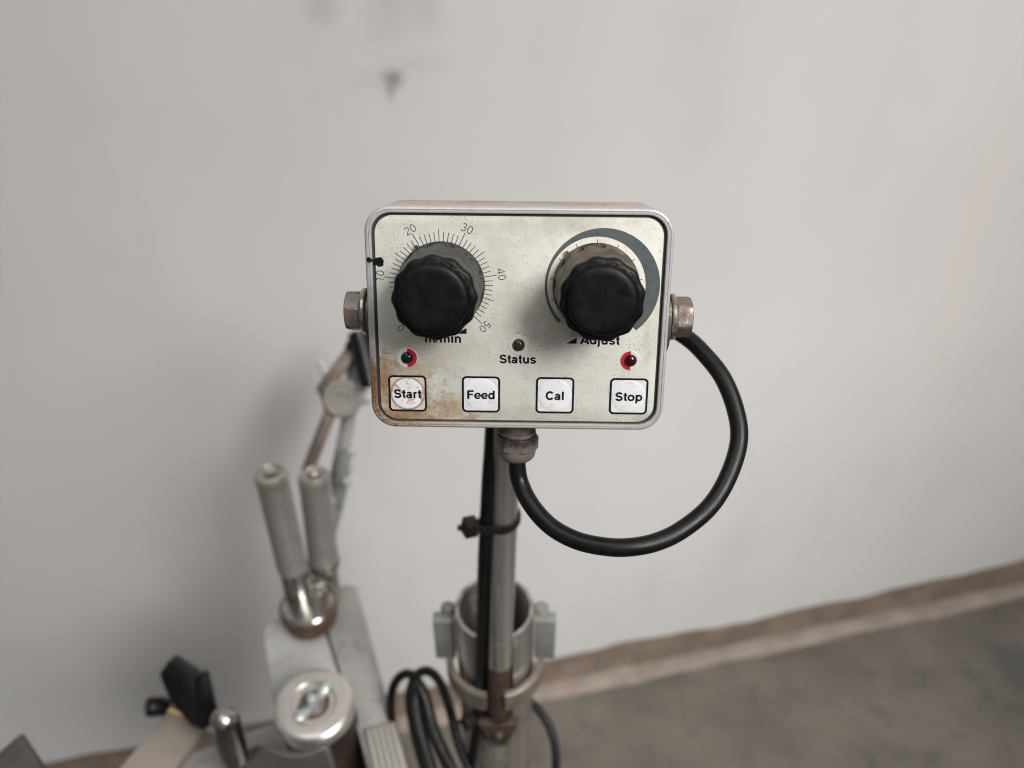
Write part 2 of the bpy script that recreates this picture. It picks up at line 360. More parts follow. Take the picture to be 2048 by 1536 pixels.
MAT = {
    'wall': wall_material(),
    'floor': floor_material(),
    'plinth': mat('bare_plinth', (0.21, 0.16, 0.125), 0.85, var=0.22, vscale=20, dirt=(0.14, 0.108, 0.084), dirt_scale=14, bump_s=0.5, bump_scale=80),
    'ledge': mat('mortar_ledge', (0.265, 0.222, 0.185), 0.85, var=0.14, vscale=24, dirt=(0.19, 0.15, 0.12), dirt_scale=18, dirt_amt=0.7, bump_s=0.5, bump_scale=90),
    'panel': panel_material(),
    'lid': lid_material(),
    'housing': mat('housing_coating', (0.48, 0.42, 0.37), 0.5, 0.2, dirt=(0.30, 0.22, 0.16), dirt_scale=90, speck=(0.1, 0.08, 0.07)),
    'gasket': mat('gasket', (0.035, 0.038, 0.037), 0.6),
    'button_b': button_material(False, 1.3),
    'button_c': button_material(False, 2.9),
    'button_d': button_material(False, 4.7),
    'button_dirty': button_material(True),
    'ink': mat('black_print', (0.005, 0.005, 0.008), 0.6, spec=0.2, var=0.05),
    'grey_ink': mat('grey_print', (0.085, 0.10, 0.10), 0.5, var=0.08, vscale=300, speck=(0.18, 0.17, 0.15), speck_scale=1300),
    'thin_ink': mat('dial_print', (0.055, 0.06, 0.058), 0.5, var=0.1),
    'red_ink': mat('red_print', (0.52, 0.012, 0.03), 0.4, var=0.08),
    'white_ring': mat('white_ring', (0.70, 0.69, 0.65), 0.4, var=0.06, dirt=(0.48, 0.40, 0.32), dirt_scale=350, dirt_lo=0.55),
    'knob': knob_material('knob_plastic', False),
    'knob_dusty': knob_material('knob_plastic_dusty', True),
    'led_green': mat('led_dark_green', (0.010, 0.016, 0.014), 0.22, var=0.2, spec=0.5),
    'led_amber': mat('led_dark_amber', (0.045, 0.034, 0.016), 0.22, var=0.3, spec=0.5),
    'led_red': mat('led_dark_red', (0.035, 0.004, 0.007), 0.2, var=0.3, spec=0.5),
    'bolt': mat('weathered_zinc', (0.27, 0.24, 0.22), 0.42, 0.9, var=0.25, vscale=350, dirt=(0.17, 0.115, 0.088), dirt_scale=170, dirt_lo=0.42, dirt_hi=0.62, bump_s=0.3, bump_scale=700, stretch=(0.25, 1, 1)),
    'washer': mat('worn_washer', (0.46, 0.42, 0.38), 0.25, 0.95, var=0.2, vscale=250, dirt=(0.20, 0.14, 0.11), dirt_scale=220, dirt_lo=0.52),
    'yoke': mat('yoke_steel', (0.17, 0.14, 0.125), 0.5, 0.6, var=0.25, vscale=300, dirt=(0.10, 0.07, 0.055), dirt_scale=250, bump_s=0.3),
    'gland': gland_material(),
    'gland_top': mat('gland_nylon_grimy', (0.13, 0.105, 0.09), 0.6, 0.0, var=0.3, vscale=200, dirt=(0.02, 0.016, 0.014), dirt_scale=220, dirt_lo=0.4),
    'rubber': mat('cable_rubber', (0.005, 0.005, 0.0053), 0.40, 0.0, var=0.3, vscale=120, speck=(0.045, 0.038, 0.030), speck_scale=1700, speck_lo=0.64, bump_s=0.10, bump_scale=900, spec=0.32, rough_var=0.06),
    'rubber_flat': mat('old_cable_rubber', (0.008, 0.0075, 0.0075), 0.5, 0.0, var=0.3, vscale=90, spec=0.3),
    'tie': mat('zip_tie_nylon', (0.014, 0.012, 0.011), 0.45, 0.0, var=0.2, dirt=(0.06, 0.05, 0.042), dirt_scale=200, spec=0.3),
    'pole': mat('steel_painted_sheen', (0.50, 0.475, 0.455), 0.30, 0.85, var=0.6, vscale=210, stretch=(1, 1, 0.012), dirt=(0.16, 0.12, 0.10), dirt_scale=60, dirt_lo=0.58),  # lengthwise streaks painted into the colour stand in for reflections
    'pole_low': mat('scorched_steel', (0.075, 0.048, 0.037), 0.6, 0.35, var=0.3, vscale=90, dirt=(0.05, 0.03, 0.022), dirt_scale=120),
    'column': mat('galvanised_tube', (0.47, 0.44, 0.41), 0.30, 0.85, var=0.34, vscale=100, stretch=(1, 1, 0.03), dirt=(0.19, 0.15, 0.125), dirt_scale=45, dirt_lo=0.54, bump_s=0.2),  # streaks along the tube imitate light and dark reflections in its colour
    'rust': mat('rusty_steel', (0.26, 0.165, 0.105), 0.7, 0.25, var=0.3, vscale=90, dirt=(0.11, 0.06, 0.038), dirt_scale=70, bump_s=0.5),
    'clamp': mat('half_rusted_zinc', (0.27, 0.24, 0.21), 0.45, 0.6, var=0.2, vscale=60, dirt=(0.13, 0.075, 0.048), dirt_scale=90, dirt_lo=0.46, dirt_hi=0.64, bump_s=0.3),
    'rust_dark': mat('dark_rust', (0.13, 0.085, 0.06), 0.55, 0.4, var=0.3, vscale=90, dirt=(0.06, 0.036, 0.025), dirt_scale=60, bump_s=0.4),
    'lug': mat('zinc_lug', (0.26, 0.262, 0.25), 0.5, 0.35, var=0.1, dirt=(0.28, 0.26, 0.22), dirt_scale=90),
    'roller': mat('roller_grey', (0.35, 0.335, 0.32), 0.36, 0.3, var=0.08, vscale=120, stretch=(1, 1, 0.02), dirt=(0.25, 0.225, 0.20), dirt_scale=50),
    'roller_cap': mat('roller_cap', (0.42, 0.38, 0.34), 0.4, 0.5, var=0.12, dirt=(0.25, 0.20, 0.16), dirt_scale=120),
    'bright': mat('bright_steel', (0.62, 0.60, 0.57), 0.18, 1.0, var=0.1, vscale=80),
    'chrome': mat('turned_steel', (0.42, 0.40, 0.38), 0.24, 1.0, var=0.12, vscale=60),
    'machine': mat('machine_grey_paint', (0.40, 0.395, 0.38), 0.5, 0.0, var=0.06, vscale=30, dirt=(0.25, 0.215, 0.18), dirt_scale=45, dirt_lo=0.50, dirt_amt=0.7, speck=(0.12, 0.09, 0.07), speck_scale=260, speck_lo=0.68),
    'machine2': mat('machine_grey_side', (0.335, 0.325, 0.31), 0.5, 0.0, var=0.07, vscale=30, dirt=(0.20, 0.17, 0.145), dirt_scale=45, dirt_lo=0.52, dirt_amt=0.7, speck=(0.10, 0.075, 0.06), speck_scale=240, speck_lo=0.68),
    'taupe': mat('taupe_paint', (0.34, 0.295, 0.26), 0.5, 0.1, var=0.08, vscale=30),
    'dark_plate': mat('dark_plate', (0.105, 0.09, 0.082), 0.5, 0.4, var=0.2, vscale=60, dirt=(0.05, 0.04, 0.035), dirt_scale=70),
    'saddle': mat('saddle_grey', (0.125, 0.115, 0.11), 0.42, 0.5, var=0.12, vscale=40),
    'cyl_side': mat('cylinder_dark', (0.05, 0.033, 0.027), 0.5, 0.3, var=0.25, vscale=40),
    'cyl_cap': mat('cap_satin', (0.60, 0.57, 0.53), 0.29, 0.7, var=0.06, vscale=40, dirt=(0.42, 0.37, 0.32), dirt_scale=60, dirt_lo=0.58),
    'recess': mat('brown_recess', (0.20, 0.14, 0.11), 0.6, 0.2, var=0.3, vscale=160),
    'wing': mat('zinc_wing_nut', (0.52, 0.56, 0.55), 0.38, 0.6, var=0.1, dirt=(0.38, 0.35, 0.31), dirt_scale=200),
    'black_plastic': mat('black_plastic', (0.004, 0.0042, 0.0045), 0.40, 0.0, spec=0.3, var=0.25, vscale=60),
    'brass': mat('dull_brass', (0.36, 0.26, 0.15), 0.4, 0.8, var=0.2),
    'link': mat('brown_link_steel', (0.20, 0.165, 0.135), 0.45, 0.6, var=0.2, vscale=60, dirt=(0.28, 0.19, 0.13), dirt_scale=60),
    'link_grey': mat('grey_link_steel', (0.30, 0.28, 0.26), 0.45, 0.5, var=0.15, vscale=60, dirt=(0.21, 0.175, 0.15), dirt_scale=60),
    'clip': mat('pale_clip', (0.42, 0.45, 0.43), 0.4, 0.2, var=0.15, vscale=150, dirt=(0.14, 0.14, 0.14), dirt_scale=120),
}

# ------------------------------------------------------------------ mesh helpers
def finish(name, bm, material, parent=None, smooth=True, angle=35, matrix=None):
    me = bpy.data.meshes.new(name)
    bmesh.ops.recalc_face_normals(bm, faces=bm.faces)
    bm.to_mesh(me)
    bm.free()
    if smooth:
        me.shade_smooth()
        me.set_sharp_from_angle(angle=rad(angle))
    me.materials.append(MAT[material] if isinstance(material, str) else material)
    o = bpy.data.objects.new(name, me)
    COL.objects.link(o)
    if parent:
        o.parent = parent
    if matrix is not None:
        o.matrix_local = matrix
    return o

def empty(name, matrix, label, cat, group=None):
    o = bpy.data.objects.new(name, None)
    o.empty_display_size = 0.02
    o.matrix_world = matrix if isinstance(matrix, Matrix) else Matrix.Translation(matrix)
    COL.objects.link(o)
    return tag(o, label, cat, group)

def tag(o, label, cat, group=None):
    o['label'] = label
    o['category'] = cat
    if group:
        o['group'] = group
    return o

def struct(o):
    o['kind'] = 'structure'
    return o

def frame(origin, z_axis, x_hint=(1, 0, 0)):
    z = Vector(z_axis).normalized()
    x = Vector(x_hint)
    x = (x - z * x.dot(z)).normalized()
    y = z.cross(x)
    m = Matrix((x, y, z)).transposed().to_4x4()
    m.translation = Vector(origin)
    return m

def lathe(profile, seg=48, bm=None, m=None, wave=None):
    """surface of revolution about z; profile = [(r, z)...]; wave(r, z, angle) -> r"""
    bm = bm or bmesh.new()
    m = m or Matrix.Identity(4)
    rings = []
    for r, z in profile:
        if r < 1e-7:
            rings.append([bm.verts.new(m @ Vector((0, 0, z)))])
        else:
            ring = []
            for i in range(seg):
                a = 2 * math.pi * i / seg
                rr = wave(r, z, a) if wave else r
                ring.append(bm.verts.new(m @ Vector((rr * math.cos(a), rr * math.sin(a), z))))
            rings.append(ring)
    for a, b in zip(rings, rings[1:]):
        for i in range(seg):
            j = (i + 1) % seg
            if len(a) == 1 and len(b) == 1:
                continue
            if len(a) == 1:
                bm.faces.new((a[0], b[i], b[j]))
            elif len(b) == 1:
                bm.faces.new((a[i], a[j], b[0]))
            else:
                bm.faces.new((a[i], a[j], b[j], b[i]))
    return bm

def loft(loops, cap_first=True, cap_last=True, bm=None):
    bm = bm or bmesh.new()
    rings = [[bm.verts.new(p) for p in lp] for lp in loops]
    for a, b in zip(rings, rings[1:]):
        n = len(a)
        for i in range(n):
            bm.faces.new((a[i], a[(i + 1) % n], b[(i + 1) % n], b[i]))
    if cap_first:
        bm.faces.new(rings[0])
    if cap_last:
        bm.faces.new(rings[-1])
    return bm

def rrect(hw, hh, r, z, n=8, cx=0, cy=0):
    pts = []
    for sx, sy, a0 in ((1, 1, 0), (-1, 1, 90), (-1, -1, 180), (1, -1, 270)):
        for i in range(n + 1):
            a = rad(a0 + 90 * i / n)
            pts.append(Vector((cx + sx * (hw - r) + r * math.cos(a), cy + sy * (hh - r) + r * math.sin(a), z)))
    return pts

def prism(poly, h, bevel=0.0, m=None, seg=2):
    """polygon in xy extruded from z=0 to z=h, edges rounded"""
    bm = bmesh.new()
    a = [bm.verts.new((x, y, 0)) for x, y in poly]
    b = [bm.verts.new((x, y, h)) for x, y in poly]
    n = len(a)
    for i in range(n):
        bm.faces.new((a[i], a[(i + 1) % n], b[(i + 1) % n], b[i]))
    bm.faces.new(a[::-1])
    bm.faces.new(b)
    if bevel:
        bmesh.ops.recalc_face_normals(bm, faces=bm.faces)
        es = [e for e in bm.edges if len(e.link_faces) == 2 and e.calc_face_angle(0) > rad(25)]
        bmesh.ops.bevel(bm, geom=es, offset=bevel, segments=seg, affect='EDGES', profile=0.5)
    if m:
        bmesh.ops.transform(bm, matrix=m, verts=bm.verts)
    return bm

def box(sx, sy, sz, bevel=0.0, m=None):
    return prism([(-sx / 2, -sy / 2), (sx / 2, -sy / 2), (sx / 2, sy / 2), (-sx / 2, sy / 2)], sz, bevel, m)

def smooth_path(pts, step=6, closed=False):
    P = [Vector(p) for p in pts]
    n = len(P)
    out = []
    rng = range(n) if closed else range(n - 1)
    for i in rng:
        if closed:
            p0, p1, p2, p3 = P[i - 1], P[i], P[(i + 1) % n], P[(i + 2) % n]
        else:
            p1, p2 = P[i], P[i + 1]
            p0 = P[i - 1] if i else p1 * 2 - p2
            p3 = P[i + 2] if i + 2 < n else p2 * 2 - p1
        for k in range(step):
            t = k / step
            out.append(0.5 * ((2 * p1) + (p2 - p0) * t + (2 * p0 - 5 * p1 + 4 * p2 - p3) * t * t + (3 * p1 - p0 - 3 * p2 + p3) * t ** 3))
    if not closed:
        out.append(P[-1])
    return out

def tube(path, r, seg=16, closed=False, bm=None, flat=1.0):
    bm = bm or bmesh.new()
    n = len(path)
    rings = []
    prev = None
    for i, p in enumerate(path):
        if closed:
            t = (path[(i + 1) % n] - path[i - 1]).normalized()
        else:
            t = (path[min(i + 1, n - 1)] - path[max(i - 1, 0)]).normalized()
        if prev is None:
            u = t.orthogonal().normalized()
        else:
            u = (prev - t * prev.dot(t)).normalized()
        prev = u
        w = t.cross(u)
        rings.append([bm.verts.new(p + (u * math.cos(2 * math.pi * k / seg) + w * math.sin(2 * math.pi * k / seg) * flat) * r) for k in range(seg)])
    pairs = list(zip(rings, rings[1:]))
    for a, b in pairs:
        for k in range(seg):
            bm.faces.new((a[k], a[(k + 1) % seg], b[(k + 1) % seg], b[k]))
    if closed:
        a, b = rings[-1], rings[0]
        # match the seam to the nearest vertex
        sh = min(range(seg), key=lambda q: (a[0].co - b[q].co).length)
        for k in range(seg):
            bm.faces.new((a[k], a[(k + 1) % seg], b[(k + 1 + sh) % seg], b[(k + sh) % seg]))
    else:
        bm.faces.new(rings[0])
        bm.faces.new(rings[-1])
    return bm

def bar(p, q, w, t, face, bevel=0.0006, ends=0.0):
    """flat bar from p to q, w wide, t thick, its flat side turned to `face`"""
    p, q = Vector(p), Vector(q)
    x = (q - p).normalized()
    n = Vector(face)
    n = (n - x * n.dot(x)).normalized()
    m = Matrix((x, n.cross(x), n)).transposed().to_4x4()
    m.translation = p - n * t / 2
    L = (q - p).length
    k = 8
    poly = []
    for i in range(k + 1):
        a = rad(-90 + 180 * i / k)
        poly.append((L + (w / 2) * math.cos(a) * (1 if ends else 0), w / 2 * math.sin(a)))
    for i in range(k + 1):
        a = rad(90 + 180 * i / k)
        poly.append((0 + (w / 2) * math.cos(a) * (1 if ends else 0), w / 2 * math.sin(a)))
    if not ends:
        poly = [(0, -w / 2), (L, -w / 2), (L, w / 2), (0, w / 2)]
    return prism(poly, t, bevel, m)

def hexagon(r, rot=0.0):
    return [(r * math.cos(rad(60 * i) + rot), r * math.sin(rad(60 * i) + rot)) for i in range(6)]

# ------------------------------------------------------------------ lettering: drawn strokes
def arc(cx, cy, rx, ry, a0, a1, n=14):
    return [(cx + rx * math.cos(rad(a0 + (a1 - a0) * i / n)), cy + ry * math.sin(rad(a0 + (a1 - a0) * i / n))) for i in range(n + 1)]

G = {
    'S': (.667, [(arc(.335, .508, .205, .148, 12, 255) + arc(.335, .205, .225, .148, 72, -168), .13)]),
    't': (.333, [([(.17, .68), (.17, .16)] + arc(.275, .155, .105, .10, 185, 285, 6), .135), ([(.02, .465), (.315, .465)], .105)]),
    'a': (.556, [(arc(.225, .155, .145, .105, 0, 360), .115), ([(.425, .0), (.425, .34)] + arc(.265, .35, .16, .115, 0, 168, 8), .13), ([(.23, .262), (.43, .305)], .10)]),
    'r': (.389, [([(.135, 0), (.135, .52)], .135), (arc(.295, .30, .16, .16, 180, 80, 8), .125)]),
    'F': (.611, [([(.14, 0), (.14, .716)], .145), ([(.1, .656), (.57, .656)], .12), ([(.1, .375), (.50, .375)], .115)]),
    'e': (.556, [(arc(.28, .26, .205, .205, -4, 322, 20), .125), ([(.08, .25), (.53, .25)], .09)]),
    'd': (.611, [([(.475, 0), (.475, .716)], .135), (arc(.28, .26, .19, .205, 0, 360, 20), .125)]),
    'C': (.722, [(arc(.375, .358, .27, .30, 38, 322, 20), .14)]),
    'l': (.278, [([(.14, 0), (.14, .716)], .14)]),
    'o': (.611, [(arc(.305, .26, .215, .205, 0, 360, 20), .13)]),
    'p': (.611, [([(.135, -.2), (.135, .52)], .135), (arc(.335, .26, .19, .205, 0, 360, 20), .125)]),
    'u': (.611, [([(.475, 0), (.475, .52)], .135), ([(.135, .52), (.135, .2)] + arc(.3, .2, .165, .148, 180, 345, 8), .13)]),
    's': (.556, [(arc(.27, .370, .165, .097, 12, 255) + arc(.275, .150, .18, .100, 72, -168), .115)]),
    'A': (.722, [([(.07, 0), (.36, .716)], .145), ([(.65, 0), (.36, .716)], .145), ([(.17, .21), (.55, .21)], .115)]),
    'j': (.278, [([(.14, .52), (.14, -.06)] + arc(.04, -.06, .10, .09, 0, -95, 5), .13), ([(.14, .60), (.14, .716)], .135)]),
    'm': (.889, [([(.135, 0), (.135, .52)], .13), ([(.445, 0), (.445, .34)] + arc(.30, .34, .145, .12, 0, 170, 8), .125), ([(.755, 0), (.755, .34)] + arc(.61, .34, .145, .12, 0, 170, 8), .125)]),
    'i': (.278, [([(.14, 0), (.14, .52)], .135), ([(.14, .60), (.14, .716)], .135)]),
    'n': (.611, [([(.135, 0), (.135, .52)], .135), ([(.475, 0), (.475, .32)] + arc(.305, .32, .17, .14, 0, 170, 8), .13)]),
    '/': (.278, [([(.02, -.01), (.26, .73)], .09)]),
    '0': (.556, [(arc(.278, .358, .19, .325, 0, 360, 22), .068)]),
    '1': (.556, [([(.32, 0), (.32, .70), (.15, .575)], .068)]),
    '2': (.556, [(arc(.27, .50, .175, .18, 155, -32, 12) + [(.085, .035), (.485, .035)], .068)]),
    '3': (.556, [(arc(.25, .525, .165, .155, 145, -88, 12), .068), (arc(.25, .195, .195, .175, 90, -150, 12), .068)]),
    '4': (.556, [([(.385, 0), (.385, .68), (.06, .19), (.51, .19)], .068)]),
    '5': (.556, [([(.455, .68), (.165, .68), (.135, .385)] + arc(.255, .22, .20, .195, 125, -145, 12), .068)]),
}

def stroke(bm, pts, w, z, m):
    P = [Vector((x, y)) for x, y in pts]
    Q = [P[0]]
    for p in P[1:]:
        if (p - Q[-1]).length > 1e-6:
            Q.append(p)
    L, R = [], []
    for i, p in enumerate(Q):
        a = (Q[i] - Q[i - 1]).normalized() if i else None
        b = (Q[i + 1] - Q[i]).normalized() if i + 1 < len(Q) else None
        if a is None and (Q[0] - Q[-1]).length < 1e-4:
            a = (Q[-1] - Q[-2]).normalized()
        if b is None and (Q[0] - Q[-1]).length < 1e-4:
            b = (Q[1] - Q[0]).normalized()
        a = a or b
        b = b or a
        t = (a + b).normalized()
        n = Vector((-t.y, t.x))
        k = max(0.45, n.dot(Vector((-a.y, a.x))))
        L.append(p + n * (w / 2 / k))
        R.append(p - n * (w / 2 / k))
    lv = [bm.verts.new(m @ Vector((p.x, p.y, z))) for p in L]
    rv = [bm.verts.new(m @ Vector((p.x, p.y, z))) for p in R]
    for i in range(len(lv) - 1):
        bm.faces.new((lv[i], rv[i], rv[i + 1], lv[i + 1]))

def write(text, size, x, y, z, parent, material, name='lettering', rot=0.0, center=True, squeeze=1.0, weight=1.0):
    width = sum(G[c][0] for c in text)
    m = Matrix.Translation((x, y, z)) @ Matrix.Rotation(rot, 4, 'Z') @ Matrix.Diagonal((size * squeeze, size, 1, 1))
    if center:
        m = m @ Matrix.Translation((-width / 2, 0, 0))
    bm = bmesh.new()
    cx = 0.0
    lift = 0.0
    for c in text:
        for pts, w in G[c][1]:
            stroke(bm, [(px + cx, py) for px, py in pts], w * weight, lift, m)
            lift += 0.000002
        cx += G[c][0]
    o = finish(name, bm, material, parent, smooth=False)
    o['kind'] = 'stuff'
    return o

# ================================================================== THE SETTING
WALL_M = Matrix.Translation((0, 0.655, 0)) @ Matrix.Rotation(math.atan(0.233), 4, 'Z')

# floor
bm = bmesh.new()
n = 24
for i in range(n + 1):
    for j in range(n + 1):
        bm.verts.new((-2.4 + 4.8 * i / n, -2.6 + 4.8 * j / n, 0))
bm.verts.ensure_lookup_table()
for i in range(n):
    for j in range(n):
        bm.faces.new((bm.verts[i * (n + 1) + j], bm.verts[(i + 1) * (n + 1) + j], bm.verts[(i + 1) * (n + 1) + j + 1], bm.verts[i * (n + 1) + j + 1]))
struct(finish('floor', bm, 'floor'))

# wall: a slab whose lower paint and plaster edge is ragged
bm = bmesh.new()
N = 420
us = [-2.0 + 4.6 * i / N for i in range(N + 1)]
def edge_z(u):
    e = 0.071 + 0.004 * math.sin(u * 9.0 + 0.6) + 0.0022 * math.sin(u * 31 + 1) + 0.0015 * math.sin(u * 77)
    for c, w, h in ((0.155, 0.022, 0.007), (0.48, 0.03, 0.005), (0.36, 0.02, -0.004), (-0.2, 0.03, 0.004)):
        e += h * math.exp(-((u - c) / w) ** 2)
    return e
front = [(bm.verts.new((u, -0.0025 * math.exp(-3), edge_z(u))), bm.verts.new((u, 0, edge_z(u) + 0.004)), bm.verts.new((u, 0, 2.6)), bm.verts.new((u, 0.06, 2.6)), bm.verts.new((u, 0.06, edge_z(u)))) for u in us]
for a, b in zip(front, front[1:]):
    for k in range(5):
        bm.faces.new((a[k], b[k], b[(k + 1) % 5], a[(k + 1) % 5]))
bm.faces.new(front[0])
bm.faces.new(front[-1])
wall = struct(finish('wall', bm, 'wall', matrix=WALL_M, angle=60))

# unpainted strip of wall under the paint edge, set back a little
bm = bmesh.new()
rows = []
for u in us:
    j = 0.0012 * math.sin(u * 53) + 0.001 * math.sin(u * 140 + 2)
    rows.append([bm.verts.new((u, 0.004 + j, 0.09)), bm.verts.new((u, 0.003 - j, 0.04)), bm.verts.new((u, 0.002 + j, -0.002)), bm.verts.new((u, 0.05, -0.002)), bm.verts.new((u, 0.05, 0.09))])
for a, b in zip(rows, rows[1:]):
    for k in range(5):
        bm.faces.new((a[k], b[k], b[(k + 1) % 5], a[(k + 1) % 5]))
struct(finish('wall_plinth', bm, 'plinth', matrix=WALL_M, angle=60))

# mortar ledge between wall and floor
bm = bmesh.new()
rows = []
for u in us:
    w = -0.020 + 0.0016 * math.sin(u * 23 + 1) + 0.001 * math.sin(u * 61)
    h = 0.007 + 0.0015 * math.sin(u * 17) + 0.006 * math.exp(-((u - 0.165) / 0.018) ** 2) + 0.003 * math.exp(-((u - 0.62) / 0.03) ** 2)
    rows.append([bm.verts.new((u, w, -0.001)), bm.verts.new((u, w + 0.001, h * 0.55)), bm.verts.new((u, w + 0.006, h * 0.9)), bm.verts.new((u, 0.004, h * 1.25)), bm.verts.new((u, 0.03, -0.001))])
for a, b in zip(rows, rows[1:]):
    for k in range(5):
        bm.faces.new((a[k], b[k], b[(k + 1) % 5], a[(k + 1) % 5]))
struct(finish('floor_ledge', bm, 'ledge', matrix=WALL_M, angle=60))

# ================================================================== CONTROL BOX
R_ = Vector((0.99983595, -0.01792453, -0.00260303))
U_ = Vector((0.00898393, 0.36598668, 0.93057672))
N_ = Vector((-0.01572747, -0.93044745, 0.36608768))
BOX = Matrix((R_, U_, N_)).transposed().to_4x4()
BOX.translation = Vector((0.00196941, 0.2273586, 0.94540483))
cb = empty('control_box', BOX, 'grimy white control box with two black knobs and four push buttons on a pole', 'control box')
mm = 0.001

def rl(hw, hh, r, z):
    return rrect(hw * mm, hh * mm, r * mm, z * mm)

# housing behind the lid
finish('housing', loft([rl(49.6, 37.3, 8, -7.4), rl(49.5, 37.25, 8, -9), rl(49.0, 37.1, 8, -29), rl(48.2, 36.3, 7.5, -30)]), 'housing', cb, angle=40)
# lid: a raised frame round the front
finish('lid_frame', loft([rl(47.7, 35.5, 6.6, -1.2), rl(47.7, 35.5, 6.6, 0.5), rl(47.9, 35.7, 6.8, 0.75), rl(48.35, 36.1, 7.2, 0.8), rl(48.5, 36.25, 7.3, 0.45), rl(48.8, 36.5, 7.5, 0.45), rl(49.0, 36.7, 7.7, 0.75),
                          rl(49.5, 37.15, 8.05, 0.5), rl(49.9, 37.5, 8.35, -0.1), rl(50.05, 37.6, 8.5, -0.9), rl(50.0, 37.55, 8.5, -7.0), rl(49.7, 37.3, 8.3, -7.4), rl(44, 32, 6, -7.4)],
                         cap_first=False, cap_last=False), 'lid', cb, angle=28)
finish('gasket', loft([rl(47.9, 35.7, 6.8, -1.6), rl(47.9, 35.7, 6.8, -0.55), rl(46.0, 34.0, 5.5, -0.55)], cap_last=True), 'gasket', cb)
face = finish('face_plate', loft([rl(46.65, 34.6, 6.0, -1.0), rl(46.65, 34.6, 6.0, -0.05), rl(46.55, 34.5, 5.9, 0.0)]), 'panel', cb, angle=60)

# ---- print on the face
DX, DY = 25.4, 12.4
bm = bmesh.new()
for i in range(51):
    a = rad(227.3 - 5.43 * i)
    ro = 18.7 if i % 10 == 0 else (17.9 if i % 5 == 0 else 17.0)
    c_, s_ = math.cos(a), math.sin(a)
    w = 0.12
    q = [((-DX + r * c_ - k * w * s_) * mm, (DY + r * s_ + k * w * c_) * mm, 0.03 * mm) for r, k in ((13.8, -1), (ro, -1), (ro, 1), (13.8, 1))]
    bm.faces.new([bm.verts.new(p) for p in q])
o = finish('dial_scale', bm, 'thin_ink', face, smooth=False)
o['kind'] = 'stuff'
for i, t in enumerate(('0', '10', '20', '30', '40', '50')):
    a = rad(227.3 - 54.3 * i)
    r = 18.85
    write(t, 3.7 * mm, (-DX + r * math.cos(a)) * mm, (DY + r * math.sin(a)) * mm, 0.03 * mm, face, 'thin_ink', 'scale_number', rot=a - math.pi / 2)

# swelling crescent round the right dial
bm = bmesh.new()
prev = None
for i in range(97):
    a = rad(226 - (226 + 47) * i / 96)
    c_, s_ = math.cos(a), math.sin(a)
    # ray from the dial centre to the outer, offset circle
    ox, rr = 1.95, 18.85
    b = ox * c_
    ro = b + math.sqrt(b * b - ox * ox + rr * rr)
    ri = 16.1
    ro = max(ro, ri + 0.12)
    cur = [bm.verts.new(((DX + 0.15 + r * c_) * mm, (DY + r * s_) * mm, 0.03 * mm)) for r in (ri, ro)]
    if prev:
        bm.faces.new((prev[0], prev[1], cur[1], cur[0]))
    prev = cur
finish('level_crescent', bm, 'grey_ink', face, smooth=False)
bm = bmesh.new()
for i in range(11):
    a = rad(225 - 27 * i)
    c_, s_ = math.cos(a), math.sin(a)
    q = [((DX + r * c_ - k * 0.12 * s_) * mm, (DY + r * s_ + k * 0.12 * c_) * mm, 0.03 * mm) for r, k in ((13.6, -1), (15.2, -1), (15.2, 1), (13.6, 1))]
    bm.faces.new([bm.verts.new(p) for p in q])
o = finish('dial_scale', bm, 'thin_ink', face, smooth=False)
o['kind'] = 'stuff'
write('m/min', 4.25 * mm, -25.0 * mm, -7.3 * mm, 0.03 * mm, face, 'ink', weight=1.2)
write('Adjust', 4.25 * mm, 27.5 * mm, -7.25 * mm, 0.03 * mm, face, 'ink', weight=1.2)
write('Status', 4.15 * mm, 0.1 * mm, -14.2 * mm, 0.03 * mm, face, 'ink', weight=1.2)
for x, y in ((16.2, -7.1), (-20.6, -4.2)):
    bm = bmesh.new()
    bm.faces.new([bm.verts.new((px * mm, py * mm, 0.03 * mm)) for px, py in ((x, y), (x + 3.5, y), (x + 3.5, y + 2.05))])
    finish('triangle_mark', bm, 'ink', face, smooth=False)
# spot of black paint on the left edge
for cx, cy, r, z in ((-45.6, 19.6, 1.5, 0.05), (-48.5, 20.3, 0.8, 0.85)):
    vs = []
    for i in range(26):
        a = 2 * math.pi * i / 26
        k = 1 + 0.10 * math.sin(3 * a + cx) + 0.05 * math.sin(7 * a) + 0.04 * random.uniform(-1, 1)
        vs.append(((cx + r * k * math.cos(a) * 1.2) * mm, (cy + r * k * math.sin(a) - 0.15 * math.cos(a)) * mm))
    finish('paint_spot', prism(vs, 0.1 * mm, 0, Matrix.Translation((0, 0, z * mm))), 'ink', cb)

